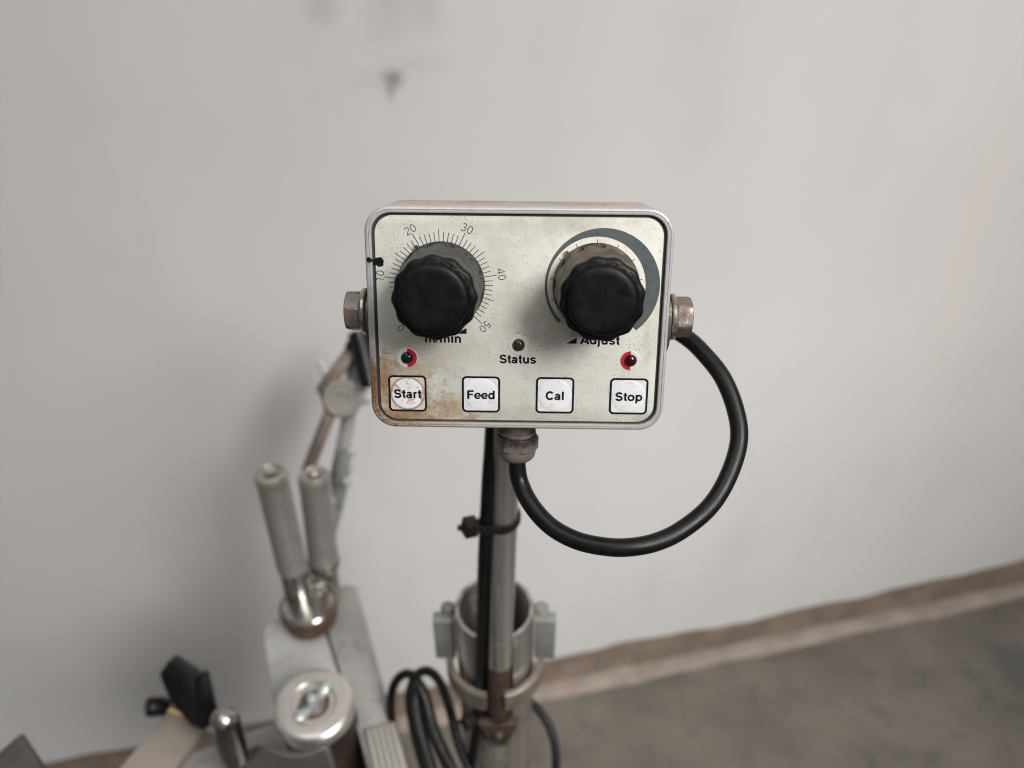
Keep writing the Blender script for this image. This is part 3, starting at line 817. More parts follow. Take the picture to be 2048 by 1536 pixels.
# ---- push buttons
for k, (x, word) in enumerate(((-37.4, 'Start'), (-12.3, 'Feed'), (12.9, 'Cal'), (38.0, 'Stop'))):
    bx, by = x * mm, -25.35 * mm
    b = finish('push_button', loft([rl(6.25, 6.2, 1.0, 0.02), rl(6.2, 6.15, 1.0, 0.10)]), ('button_dirty', 'button_b', 'button_c', 'button_d')[k], cb, matrix=Matrix.Translation((bx, by, 0)))
    b['label'] = ('white %s button, stained brown' if k == 0 else 'white %s button') % word
    finish('dome', lathe([(5.75 * mm, 0.09 * mm), (5.6 * mm, 0.16 * mm), (5.2 * mm, 0.22 * mm), (3 * mm, 0.30 * mm), (0, 0.33 * mm)], 48), ('button_dirty', 'button_b', 'button_c', 'button_d')[k], b, angle=50)
    bm = bmesh.new()
    ou, inn = rl(6.52, 6.47, 1.6, 0.13), rl(5.82, 5.77, 0.95, 0.13)
    vo, vi = [bm.verts.new(p) for p in ou], [bm.verts.new(p) for p in inn]
    for i in range(len(vo)):
        j = (i + 1) % len(vo)
        bm.faces.new((vo[i], vo[j], vi[j], vi[i]))
    finish('border', bm, 'ink', b, smooth=False)
    write(word, 4.25 * mm, 0.0, -1.55 * mm, 0.37 * mm, b, 'ink', weight=1.18, squeeze=0.99)

# ---- indicator lights
for x, y, m_, side in ((-37.2, -12.75, 'led_green', 1), (0.3, -7.85, 'led_amber', 0), (38.0, -12.7, 'led_red', -1)):
    led = finish('indicator_light', lathe([(2.05 * mm, -0.1 * mm), (2.05 * mm, 0.35 * mm), (1.85 * mm, 0.8 * mm), (1.4 * mm, 1.2 * mm), (0.75 * mm, 1.45 * mm), (0, 1.52 * mm)], 32), m_, cb, angle=70, matrix=Matrix.Translation((x * mm, y * mm, 0)))
    led['label'] = {1: 'dark green indicator with red half ring', 0: 'dull amber status indicator', -1: 'dark red indicator with red half ring'}[side]
    finish('ring', lathe([(3.5 * mm, -0.02 * mm), (3.4 * mm, 0.12 * mm), (3.0 * mm, 0.20 * mm), (2.2 * mm, 0.2 * mm), (2.0 * mm, 0.05 * mm)], 40), 'white_ring', led)
    if side:
        bm = bmesh.new()
        prev = None
        for i in range(25):
            a = rad(90 - side * 180 * i / 24)
            cur = [bm.verts.new((r * mm * math.cos(a), r * mm * math.sin(a), z * mm)) for r, z in ((2.06, 0.235), (2.98, 0.235), (3.3, 0.19))]
            if prev:
                bm.faces.new((prev[0], prev[1], cur[1], cur[0]))
                bm.faces.new((prev[1], prev[2], cur[2], cur[1]))
            prev = cur
        finish('red_half', bm, 'red_ink', led, smooth=False)

# ---- rotary knobs
def knob(x, y, turn, material, label):
    K = Matrix.Translation((x * mm, y * mm, 0)) @ Matrix.Rotation(turn, 4, 'Z')
    def wave(r, z, a):
        if z < 0.0021 or r < 0.0113:
            return r
        k = 0.5 - 0.5 * math.cos(12 * a)                 # flutes down the side, running out above the flange
        amp = 0.00026 + 0.00030 * min(1.0, max(0.0, (z - 0.004) / 0.017))
        d = amp * k
        if z < 0.0058:                                   # deep notch at the foot of each flute
            d += 0.0017 * max(0.0, (k - 0.72) / 0.28) ** 0.5 * max(0.0, 1 - ((z - 0.0038) / 0.0019) ** 2)
        return r - d
    prof = [(13.4, 0.3), (14.2, 0.4), (14.25, 1.5), (14.15, 2.0), (13.95, 2.15), (13.9, 2.5), (13.88, 3.0), (13.86, 3.6), (13.84, 4.2), (13.82, 4.8), (13.8, 5.4), (13.75, 5.9), (13.5, 11), (13.25, 17.0), (13.1, 20.6), (13.15, 21.0),
            (13.15, 22.6), (13.05, 23.3), (12.75, 23.85), (12.2, 24.15),
            (11.5, 24.25), (11.0, 24.3), (10.8, 24.6), (10.6, 25.4), (10.15, 26.0), (9.4, 26.35), (8, 26.45), (5, 26.3), (0, 26.2)]
    k = finish('rotary_knob', lathe([(r * mm, z * mm) for r, z in prof], 308, wave=wave), material, cb, angle=50, matrix=K)
    k['label'] = label
    finish('pointer', prism([(13.2 * mm, -1.0 * mm), (15.3 * mm, -0.15 * mm), (15.3 * mm, 0.15 * mm), (13.2 * mm, 1.0 * mm)], 1.5 * mm, 0.1 * mm, Matrix.Translation((0, 0, 0.5 * mm))), material, k)
    return k
knob(-DX + 0.25, DY - 0.1, rad(122), 'knob', 'black scalloped speed knob on the left')
knob(DX, DY, rad(131), 'knob_dusty', 'brown-dusted black scalloped knob on the right')

# ---- cable gland under the box
gm = Matrix.Translation((0.0, -36.6 * mm, -13 * mm)) @ Matrix.Rotation(rad(90), 4, 'X')
gl = finish('cable_gland', lathe([(6.7 * mm, 0), (6.7 * mm, 4.6 * mm), (6.1 * mm, 4.8 * mm), (6.1 * mm, 6.0 * mm), (6.9 * mm, 6.2 * mm), (6.9 * mm, 7.2 * mm), (6.2 * mm, 7.4 * mm), (6.2 * mm, 8.2 * mm)], 40), 'gland_top', cb, matrix=gm)
rings = []
for z, rmax in ((7.9, 7.2), (8.5, 7.9), (12.6, 7.9), (13.1, 7.3)):
    ring = []
    for i in range(60):
        a = 2 * math.pi * i / 60
        ph = (a - rad(6)) % rad(60) - rad(30)
        r = min(rmax, 8.2 * math.cos(rad(30)) / math.cos(ph))
        ring.append(Vector((r * mm * math.cos(a), r * mm * math.sin(a), z * mm)))
    rings.append(ring)
finish('nut', loft(rings), 'gland', gl, angle=24)
finish('dome_cap', lathe([(6.9 * mm, 12.9 * mm), (7.0 * mm, 14.0 * mm), (6.8 * mm, 15.3 * mm), (6.2 * mm, 16.5 * mm), (5.2 * mm, 17.4 * mm), (4.0 * mm, 17.8 * mm), (3.2 * mm, 17.6 * mm)], 40), 'gland', gl, angle=60)

# ================================================================== YOKE AND BOLTS
yk = empty('yoke_bracket', BOX, 'dark steel yoke strap behind the control box holding it by two bolts', 'bracket')
byy, bzz = -3.6, -11.5
def arm_outline():
    f = Vector((-0.366, 0.93))               # towards the viewer
    s = Vector((0.93, 0.366))                # along the width
    c = Vector((byy, bzz))
    pts = []
    for i in range(13):
        a = rad(-90 + 180 * i / 12)
        p = c + f * (6.0 * math.cos(a)) + s * (10 * math.sin(a))
        pts.append(p)
    e = c - f * 40
    pts += [e + s * 10, e - s * 10]
    return pts
for sx in (-1, 1):
    pts = arm_outline()
    bm = bmesh.new()
    m = Matrix(((0, 0, 1, 0), (1, 0, 0, 0), (0, 1, 0, 0), (0, 0, 0, 1)))
    bm = prism([(p.x * mm, p.y * mm) for p in pts], 1.9 * mm, 0.5 * mm, Matrix.Translation(((50.2 if sx > 0 else -52.1) * mm, 0, 0)) @ m)
    finish('side_arm', bm, 'yoke', yk)
e = Vector((byy, bzz)) - Vector((-0.366, 0.93)) * 40
wm = Matrix.Translation((0, e.x * mm, e.y * mm)) @ Matrix.Rotation(rad(-21.5), 4, 'X')
finish('back_web', box(104.3 * mm, 20 * mm, 3.6 * mm, 0.6 * mm, wm @ Matrix.Translation((0, 0, -3.8 * mm))), 'yoke', yk)

for sx, py, lab in ((-1, 0.6, 'rusty hex bolt and washer on the left side of the control box'), (1, -0.2, 'rusty hex bolt and washer on the right side of the control box')):
    m = BOX @ Matrix.Translation((sx * 52.15 * mm, py * mm, -12 * mm)) @ Matrix.Rotation(rad(90 * sx), 4, 'Y')
    bt = empty('hex_bolt', m, lab, 'bolt', 'pivot bolts of the control box')
    finish('washer', lathe([(0, 0), (7.5 * mm, 0), (8.0 * mm, 0.4 * mm), (8.05 * mm, 1.2 * mm), (7.5 * mm, 1.9 * mm), (6.3 * mm, 2.1 * mm), (0, 2.1 * mm)], 48), 'washer', bt)
    hexr = 7.3
    bm = bmesh.new()
    rings = []
    for z, rmax in ((2.15, 7.0), (2.5, 7.6), (6.1, 7.6), (7.0, 6.7), (7.25, 6.0)):
        ring = []
        for i in range(48):
            a = 2 * math.pi * i / 48
            ph = (a - rad(19)) % rad(60) - rad(30)
            r = min(rmax, hexr * math.cos(rad(30)) / math.cos(ph))
            ring.append(Vector((r * mm * math.cos(a), r * mm * math.sin(a), z * mm)))
        rings.append(ring)
    loft(rings, bm=bm)
    finish('bolt_head', bm, 'bolt', bt, angle=24)

# ================================================================== POLE, CABLES, COLUMN
p_top, p_foot = Vector((-0.0012, 0.2855, 0.915)), Vector((-0.0092, 0.2790, 0.605))
p_mid = p_top.lerp(p_foot, 0.80)
pole = empty('support_pole', p_foot, 'slim grey steel pole carrying the control box, scorched at its foot', 'pole')
inv = Matrix.Translation(-p_foot)
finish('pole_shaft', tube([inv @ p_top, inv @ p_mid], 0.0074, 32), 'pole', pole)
finish('pole_foot', tube([inv @ p_mid, inv @ p_foot], 0.00742, 32), 'pole_low', pole)
finish('mount_plate', box(0.03, 0.004, 0.022, 0.0006, Matrix.Translation(inv @ Vector((-0.0022, 0.277, 0.892)))), 'yoke', pole)
bm = lathe([(0.0045, -0.004), (0.0085, -0.0035), (0.0105, -0.0005), (0.0098, 0.003), (0.0076, 0.006)], 28, wave=lambda r, z, a: r * (1 + 0.06 * math.sin(5 * a) + 0.04 * math.sin(11 * a + z * 900)))
finish('weld_bead', bm, 'pole_low', pole)

# cable: from the gland in a loop out to the right, behind the box, down the pole
gl_end = BOX @ Vector((0.0, -54.0 * mm, -13 * mm))
gl_in = BOX @ Vector((0.0, -48.0 * mm, -13 * mm))
loop = [tuple(gl_in), tuple(gl_end), (0.0028, 0.2157, 0.8828), (0.0069, 0.2079, 0.8786), (0.0137, 0.2007, 0.8752), (0.0224, 0.1948, 0.8742), (0.0318, 0.1914, 0.8748), (0.0405, 0.1905, 0.8753), (0.0503, 0.1923, 0.8759),
        (0.0603, 0.1964, 0.8778), (0.0708, 0.2037, 0.8822), (0.0784, 0.2128, 0.8888), (0.0828, 0.2228, 0.8966), (0.0825, 0.2319, 0.9033), (0.0788, 0.2423, 0.9099), (0.0732, 0.2519, 0.9139), (0.0667, 0.2601, 0.9162), (0.0563, 0.2700, 0.9174),
        (0.0416, 0.2792, 0.9161), (0.0220, 0.2867, 0.9111), (0.0034, 0.2898, 0.8989), (-0.0059, 0.2871, 0.8795), (-0.0086, 0.2828, 0.8572), (-0.0100, 0.2818, 0.8366),
        (-0.0112, 0.2795, 0.821), (-0.0123, 0.2795, 0.8035), (-0.0150, 0.2795, 0.7545), (-0.0166, 0.2795, 0.715), (-0.0183, 0.2795, 0.6775), (-0.0200, 0.279, 0.64), (-0.0214, 0.277, 0.612), (-0.0235, 0.274, 0.592),
        (-0.0265, 0.271, 0.565), (-0.031, 0.270, 0.53), (-0.036, 0.272, 0.49)]
loop = [Vector(p) + (Vector((random.uniform(-1, 1), random.uniform(-1, 1), random.uniform(-1, 1))) * 0.00012 if 2 < i < 17 else Vector()) for i, p in enumerate(loop)]
ca = finish('control_cable', tube(smooth_path(loop, 8), 0.00325, 20), 'rubber', angle=80)
tag(ca, 'black rubber cable looping right from the control box gland and down the pole', 'cable')

# zip ties: a strap hugging the cable and the pole, a lock head, a cut tail
def hull(pts):
    pts = sorted(pts)
    def half(seq):
        h = []
        for p in seq:
            while len(h) > 1 and (h[-1][0] - h[-2][0]) * (p[1] - h[-2][1]) - (h[-1][1] - h[-2][1]) * (p[0] - h[-2][0]) <= 1e-12:
                h.pop()
            h.append(p)
        return h
    lo, up_ = half(pts), half(pts[::-1])
    return lo[:-1] + up_[:-1]

def zip_tie(z, cable, pole_c, label, wide, head_at):
    C = Vector((pole_c[0], pole_c[1], z))
    e = empty('zip_tie', C, label, 'zip tie', 'zip ties on the pole')
    pts = []
    for (cx, cy), r in ((cable, 0.0035), (pole_c, 0.0076)):
        for i in range(28):
            a = 2 * math.pi * i / 28
            pts.append((cx - C.x + r * math.cos(a), cy - C.y + r * math.sin(a)))
    H_ = hull(pts)
    bm = bmesh.new()
    rings = []
    n = len(H_)
    for i in range(n):
        p, q0, q1 = Vector(H_[i]), Vector(H_[i - 1]), Vector(H_[(i + 1) % n])
        t = (q1 - q0).normalized()
        nn = Vector((t.y, -t.x))
        tilt = 0.14 * p.x
        rings.append([bm.verts.new((p.x + nn.x * dx, p.y + nn.y * dx, tilt + dz)) for dx, dz in ((0.0001, -wide), (0.0011, -wide), (0.0014, -wide * 0.7), (0.0014, wide * 0.7), (0.0011, wide), (0.0001, wide))])
    for a, b in zip(rings, rings[1:] + rings[:1]):
        for k in range(6):
            bm.faces.new((a[k], b[k], b[(k + 1) % 6], a[(k + 1) % 6]))
    finish('strap', bm, 'tie', e, angle=50)
    hx, hy, hz = head_at
    finish('lock_head', box(0.0070, 0.0078, 0.0085, 0.0007, Matrix.Translation((hx, hy, hz - 0.0035)) @ Matrix.Rotation(rad(28), 4, 'Z') @ Matrix.Rotation(rad(14), 4, 'Y')), 'tie', e)
    finish('tail', box(0.0035, 0.0030, 0.0013, 0.0003, Matrix.Translation((hx - 0.0040, hy + 0.0005, hz - 0.001)) @ Matrix.Rotation(rad(20), 4, 'Y')), 'tie', e)
def on_pole(z):
    q = p_foot.lerp(p_top, (z - p_foot.z) / (p_top.z - p_foot.z))
    return (q.x, q.y)
zip_tie(0.7890, (-0.0129, 0.2795), on_pole(0.789), 'dark zip tie strapping the cable to the middle of the slim pole', 0.0027, (-0.0172, -0.0075, 0.0005))
zip_tie(0.6130, (-0.0213, 0.2772), on_pole(0.613), 'sooty zip tie strapping the cable to the foot of the slim pole', 0.0017, (-0.0195, -0.0060, -0.002))

# column tube with a slot in its front
AX = Vector((-0.0105, 0.3020, 0.0))
col = empty('column_tube', AX, 'wide galvanised steel tube with a slotted open top round the pole foot', 'tube')
bm = bmesh.new()
ro, ri = 0.0240, 0.0208
a0 = math.degrees(math.asin(0.0098 / ro))
SEG = 60
ztop, zslot = 0.690, 0.600
def col_ring(z, lip=0.0):
    out = []
    for i in range(SEG + 1):
        a = rad(-90 + a0 + (360 - 2 * a0) * i / SEG) + rad(4)
        out.append((math.cos(a), math.sin(a)))
    return out
prof = [(ri, zslot), (ri, ztop - 0.001), (ri + 0.0006, ztop), (ro - 0.0006, ztop), (ro, ztop - 0.001), (ro, zslot)]
cs = col_ring(0)
grid = [[bm.verts.new((r * c_, r * s_, z)) for r, z in prof] for c_, s_ in cs]
for a, b in zip(grid, grid[1:]):
    for k in range(len(prof) - 1):
        bm.faces.new((a[k], b[k], b[k + 1], a[k + 1]))
for g in (grid[0], grid[-1]):
    bm.faces.new(g)
finish('slotted_head', bm, 'column', col, angle=40)
finish('lower_tube', lathe([(ri, zslot - 0.0002), (ro, zslot - 0.0002), (ro, 0.02)], 64), 'column', col, angle=40)
finish('base_plate', prism([(-0.06, -0.05), (0.06, -0.05), (0.06, 0.05), (-0.06, 0.05)], 0.02, 0.003), 'machine', col)

# half-ring clamp with lugs
cl = empty('pipe_clamp', AX + Vector((0, 0, 0.632)), 'rusty half-round clamp saddle with two upright zinc lugs round the wide tube', 'clamp')
for a0_, a1_ in ((-184, -100), (-78, 4)):
    bm = bmesh.new()
    prev = None
    for i in range(25):
        a = rad(a0_ + (a1_ - a0_) * i / 24)
        c_, s_ = math.cos(a), math.sin(a)
        sec = [(0.0268, -0.003), (0.0268, 0.0120), (0.0274, 0.0128), (0.0302, 0.0128), (0.0310, 0.0120), (0.0310, -0.003)]
        cur = [bm.verts.new((r * c_, r * s_ - 0.001, z)) for r, z in sec]
        if prev:
            for k in range(6):
                bm.faces.new((prev[k], prev[(k + 1) % 6], cur[(k + 1) % 6], cur[k]))
        else:
            bm.faces.new(cur)
        prev = cur
    bm.faces.new(prev)
    finish('saddle_band', bm, 'clamp', cl, angle=40)
for sx in (-1, 1):
    lug = finish('lug', box(0.0125, 0.008, 0.038, 0.0009, Matrix.Translation((sx * 0.0308, -0.001, 0.012))), 'lug', cl)
    finish('lug_cap', lathe([(0, 0.0045), (0.0035, 0.0042), (0.0044, 0.003), (0.0046, -0.001), (0, -0.001)], 24), 'lug', lug, matrix=Matrix.Translation((sx * 0.0282, 0.004, 0.0495)))
finish('gusset', prism([(-0.013, 0), (0.013, 0), (0.005, -0.026), (-0.003, -0.026)], 0.006, 0.001, Matrix.Translation((0.002, -0.0262, -0.018)) @ Matrix.Rotation(rad(90), 4, 'X')), 'pole_low', cl)
finish('gusset_bolt', lathe([(0.003, 0), (0.003, 0.001), (0.0022, 0.0022), (0, 0.0026)], 16), 'dark_plate', cl, matrix=Matrix.Translation((0.002, -0.0322, -0.030)) @ Matrix.Rotation(rad(90), 4, 'X'))

# coil of spare cable hanging beside the column
coil_loops = [
    ([(-0.0815, 0.2977, 0.5506), (-0.0847, 0.3107, 0.5670), (-0.0811, 0.3186, 0.5817), (-0.0723, 0.3204, 0.5904), (-0.0631, 0.3119, 0.5926), (-0.0573, 0.2951, 0.5875), (-0.0478, 0.2755, 0.5789), (-0.0353, 0.2588, 0.5660), (-0.0308, 0.2450, 0.5405), (-0.0447, 0.2453, 0.5249), (-0.0664, 0.2670, 0.5280)], 'thin black cable loop outermost in the hanging coil left of the tube'),
    ([(-0.0622, 0.2796, 0.5647), (-0.0674, 0.2942, 0.5767), (-0.0696, 0.3068, 0.5862), (-0.0654, 0.3160, 0.5945), (-0.0572, 0.3181, 0.5971), (-0.0486, 0.3105, 0.5955), (-0.0415, 0.2962, 0.5857), (-0.0352, 0.2796, 0.5712), (-0.0261, 0.2637, 0.5560), (-0.0228, 0.2472, 0.5353), (-0.0406, 0.2429, 0.5379), (-0.0535, 0.2616, 0.5534)], 'black cable loop in the middle of the hanging coil left of the tube'),
    ([(-0.0530, 0.2653, 0.5661), (-0.0612, 0.2832, 0.5838), (-0.0648, 0.2982, 0.5946), (-0.0626, 0.3045, 0.6010), (-0.0577, 0.2977, 0.5955), (-0.0520, 0.2832, 0.5838), (-0.0414, 0.2664, 0.5706), (-0.0305, 0.2508, 0.5558), (-0.0321, 0.2407, 0.5431), (-0.0451, 0.2487, 0.5533)], 'thick black cable loop nearest in the hanging coil left of the tube'),
]
for pts, lab in coil_loops:
    tag(finish('cable_loop', tube(smooth_path(pts, 6, True), 0.0045 if 'thick' in lab else 0.0032, 12, True), 'rubber_flat', angle=80), lab, 'cable', 'loops of the hanging cable coil')
tag(finish('cable_loop', tube(smooth_path([(-0.0049, 0.3156, 0.5651), (0.0073, 0.3140, 0.5711), (0.0166, 0.3072, 0.5705), (0.0254, 0.2969, 0.5640), (0.0297, 0.2851, 0.5541), (0.0287, 0.2724, 0.5380), (0.0192, 0.2567, 0.5136), (-0.0014, 0.2565, 0.4988), (-0.0139, 0.2845, 0.5131), (-0.0139, 0.3089, 0.5438)], 6, True), 0.003, 12, True), 'rubber_flat', angle=80),
    'thin dark cable loop curving out on the right of the wide tube', 'cable', 'loops of the hanging cable coil')

# ================================================================== MACHINE PARTS ON THE LEFT
UP = Vector((0, 0, 1))
# arm of the machine: two plates side by side, on a beam
ZT = 0.556
arm = empty('machine_arm', (-0.12, 0.35, 0.46), 'grey painted machine arm of two plates with a rounded far end under the rollers', 'machine arm')
io = Matrix.Translation((0.12, -0.35, -0.46))
def plate(name, pts, z, t, material, parent, bev=0.0015):
    return finish(name, prism([(p[0], p[1]) for p in pts], t, bev, io @ Matrix.Translation((0, 0, z - t))), material, parent)
pl = plate('deck_plate', [(-0.1903, 0.3728, 0.5560), (-0.1908, 0.3817, 0.5560), (-0.1866, 0.3886, 0.5560), (-0.1559, 0.4059, 0.5560), (-0.1180, 0.3210, 0.5560), (-0.1712, 0.3210, 0.5560)], ZT, 0.09, 'machine', arm)
pr = plate('side_plate', [(-0.1534, 0.4039, 0.5600), (-0.1346, 0.4200, 0.5600), (-0.1254, 0.4180, 0.5600), (-0.0884, 0.3186, 0.5600), (-0.0703, 0.2697, 0.5600), (-0.0581, 0.2364, 0.5600), (-0.0818, 0.2364, 0.5600), (-0.1127, 0.3110, 0.5600)], ZT + 0.004, 0.10, 'machine2', arm)
hp = Vector((-0.1135, 0.3633, 0.5602))
finish('plate_screw', lathe([(0.0032, 0), (0.003, 0.0008), (0.0015, 0.001), (0, 0.0004)], 20), 'machine2', pr, matrix=Matrix.Translation(io @ hp))
pt = finish('ribbed_pad', prism([(p[0], p[1]) for p in ((-0.1016, 0.2947, 0.5640), (-0.0807, 0.3009, 0.5640), (-0.0657, 0.2598, 0.5640), (-0.0879, 0.2549, 0.5640))], 0.003, 0.0005, io @ Matrix.Translation((0, 0, ZT + 0.0045))), 'taupe', pr)
for k in range(5):
    t0 = 0.14 + 0.18 * k
    a = Vector((-0.1014, 0.2942, 0.5650)).lerp(Vector((-0.0806, 0.3004, 0.5650)), t0)
    b = Vector((-0.0877, 0.2545, 0.5650)).lerp(Vector((-0.0656, 0.2593, 0.5650)), t0)
    finish('rib', bar(io @ a.lerp(b, 0.06), io @ b, 0.0022, 0.0012, UP, 0.0003), 'machine', pt)

# rust-brown cup that the rollers stand in
cup_c = Vector((-0.1542, 0.3840, 0.5560))
cup = tag(finish('bearing_cup', lathe([(0.008, 0.0), (0.0145, 0.002), (0.0190, 0.008), (0.0212, 0.017), (0.0217, 0.025), (0.0210, 0.0265), (0.0195, 0.0272)], 48), 'rust_dark', matrix=Matrix.Translation(cup_c)),
          'rusty brown round bearing cup under the two grey rollers', 'bearing cup')

finish('cup_top', lathe([(0.0196, 0.0270), (0.0185, 0.0280), (0.012, 0.0285), (0, 0.0285)], 40), 'chrome', cup)

def roller(top, foot, r, label, collar):
    top, foot = Vector(top), Vector(foot)
    ax = top - foot
    L = ax.length
    e = empty('guide_roller', frame(foot, ax), label, 'roller', 'pair of upright guide rollers')
    finish('spindle', lathe([(0, 0), (r * 0.88, 0), (r * 0.92, 0.002), (r * 0.92, 0.046)], 32), 'bright' if collar else 'chrome', e)
    finish('sleeve', lathe([(r * 0.7, 0.044), (r * 0.97, 0.044), (r, 0.046), (r, L - 0.010), (r * 0.9, L - 0.009)], 40), 'roller', e)
    cap = finish('end_cap', lathe([(r, L - 0.0098), (r * 1.02, L - 0.009), (r * 1.02, L - 0.003), (r * 0.92, L - 0.0008), (r * 0.78, L), (r * 0.62, L - 0.0022), (r * 0.5, L - 0.0025), (0, L - 0.0025)], 40), 'roller_cap', e)
    finish('cap_screw', lathe([(r * 0.42, L - 0.0026), (r * 0.42, L + 0.0004), (r * 0.34, L + 0.0018), (r * 0.15, L + 0.0024), (0, L + 0.0025)], 24), 'bright', cap)
    if collar:
        finish('collar', lathe([(r * 0.8, 0.038), (r * 1.06, 0.039), (r * 1.08, 0.043), (r * 0.85, 0.045)], 32), 'link', e)
        for k in range(3):
            a = rad(200 + 50 * k)
            finish('collar_nut', prism(hexagon(0.0042), 0.011, 0.0006), 'bright', e, matrix=Matrix.Translation((r * 1.05 * math.cos(a), r * 1.05 * math.sin(a), 0.024 + 0.003 * k)) @ Matrix.Rotation(a, 4, 'Z'))
    return e
roller((-0.1619, 0.3953, 0.7103), (-0.1604, 0.3866, 0.5739), 0.0109, 'left one of the two upright grey guide rollers, standing free', False)
roller((-0.1439, 0.4278, 0.6772), (-0.1457, 0.4044, 0.5562), 0.0115, 'right one of the two upright grey guide rollers, with nuts at its foot', True)

# lever linkage behind the rollers
TO_CAM = (0, -0.75, 0.66)
lk = empty('lever_linkage', (-0.1536, 0.4687, 0.6290), 'brown and grey steel lever linkage with a black grip behind the right roller', 'lever')
il = Matrix.Translation(-lk.location)
def lb(name, p, q, w, t, m_, parent=lk):
    return finish(name, bar(il @ Vector(p), il @ Vector(q), w, t, TO_CAM, 0.0008, 1.0), m_, parent)
lb('lower_link', (-0.1636, 0.4676, 0.6357), (-0.1441, 0.4993, 0.6755), 0.0095, 0.006, 'link')
lb('elbow_link', (-0.1445, 0.4993, 0.6723), (-0.1497, 0.5122, 0.6885), 0.008, 0.006, 'link')
lb('upper_link', (-0.1493, 0.5101, 0.6891), (-0.1270, 0.5289, 0.7128), 0.011, 0.006, 'link')
lb('lower_rod', (-0.1441, 0.4694, 0.6170), (-0.1320, 0.5072, 0.6645), 0.0105, 0.007, 'link_grey')
lb('upper_rod', (-0.1312, 0.5116, 0.6766), (-0.1227, 0.5392, 0.7112), 0.0115, 0.007, 'link_grey')
pv = finish('pivot_disc', lathe([(0, 0), (0.0145, 0), (0.0155, 0.002), (0.0155, 0.005), (0.0140, 0.0065), (0.0105, 0.0062), (0.0098, 0.0052), (0.0045, 0.005), (0.004, 0.0035), (0, 0.0035)], 40), 'link_grey', lk,
            matrix=il @ frame((-0.1338, 0.5054, 0.6832), TO_CAM))
finish('pivot_ear', prism([(0.006, -0.009), (0.021, -0.004), (0.023, 0.001), (0.020, 0.006), (0.006, 0.010)], 0.004, 0.0008), 'link_grey', pv)
gp = smooth_path([il @ Vector((-0.1212, 0.5301, 0.7303)), il @ Vector((-0.1181, 0.5238, 0.7223)), il @ Vector((-0.1145, 0.5140, 0.7101)), il @ Vector((-0.1106, 0.5031, 0.6963))], 6)
finish('grip', tube(gp, 0.0078, 16), 'black_plastic', lk, angle=60)
finish('grip_collar', tube([il @ Vector((-0.1263, 0.5262, 0.7157)), il @ Vector((-0.1192, 0.5340, 0.7256))], 0.0068, 14), 'black_plastic', lk)
wn = finish('wing_screw', bar(il @ Vector((-0.1536, 0.5272, 0.7026)), il @ Vector((-0.1492, 0.5205, 0.6941)), 0.0055, 0.002, TO_CAM, 0.0005, 1.0), 'clip', lk)

# pale chain of clips hanging from the linkage
ch = empty('clip_chain', (-0.1350, 0.4652, 0.6326), 'pale grey string of small clips hanging beside the right roller', 'clips')
ic = Matrix.Translation(-ch.location)
finish('strip', prism([((ic @ Vector(p))[0], (ic @ Vector(p))[2]) for p in ((-0.1285, 0.4700, 0.6711), (-0.1247, 0.4700, 0.6579), (-0.1341, 0.4700, 0.6134), (-0.1483, 0.4700, 0.5681), (-0.1467, 0.4700, 0.5987), (-0.1374, 0.4700, 0.6444))], 0.0015, 0.0003, Matrix.Translation((0, 0.002, 0)) @ Matrix.Rotation(rad(90), 4, 'X')), 'clip', ch)
for px in ((-0.1276, 0.4766, 0.6518), (-0.1288, 0.4687, 0.6419), (-0.1308, 0.4618, 0.6332)):
    finish('clip', lathe([(0, -0.003), (0.0034, -0.0026), (0.0042, 0.0), (0.0034, 0.0026), (0.0016, 0.003), (0.0016, 0.0042), (0, 0.0044)], 20), 'clip', ch, matrix=ic @ frame(px, TO_CAM))

# capped cylinder with a wing nut
cyl_top = Vector((-0.1322, 0.2970, 0.5930))
cyl_ax = Vector((0.0, -0.07, 0.995))
cy = empty('capped_cylinder', frame(cyl_top, cyl_ax), 'upright dark cylinder with a pale domed cap and wing nut', 'cylinder')
finish('barrel', lathe([(0.0256, -0.006), (0.0256, -0.22), (0, -0.22)], 64), 'cyl_side', cy)
cap = finish('cap', lathe([(0.0254, -0.012), (0.0264, -0.011), (0.0266, -0.006), (0.0259, -0.0025), (0.0240, -0.0005), (0.0225, 0), (0.0155, 0), (0.0145, -0.0008), (0.0138, -0.002), (0.0108, -0.002), (0.0102, -0.003), (0.0100, -0.008), (0, -0.008)], 64), 'cyl_cap', cy, angle=30)
finish('recess', lathe([(0.0098, -0.0075), (0.0096, -0.0072), (0, -0.0072)], 40), 'recess', cap)
wg = finish('wing_nut', lathe([(0, 0.0105), (0.0014, 0.0105), (0.0016, 0.0085), (0.0028, 0.008), (0.0036, 0.004), (0.0046, -0.006), (0.0046, -0.0075)], 24), 'wing', cy)
ang = rad(57)
for s in (1, -1):
    d = Vector((math.cos(ang), math.sin(ang), 0)) * s
    bm = bmesh.new()
    prof = [(0.003, -0.0030, 0.0026), (0.006, -0.0005, 0.0034), (0.010, 0.0008, 0.0042), (0.0135, 0.0018, 0.0040), (0.0158, 0.0022, 0.0020)]
    hh = [0.0030, 0.0032, 0.0032, 0.0028, 0.0012]
    side = Vector((-d.y, d.x, 0))
    loops = []
    for (t, z, w), h in zip(prof, hh):
        loops.append([d * t + side * (w * math.cos(q)) + Vector((0, 0, z + h * 0.9 * math.sin(q))) for q in [2 * math.pi * i / 12 for i in range(12)]])
    finish('wing', loft(loops), 'wing', wg, angle=60)

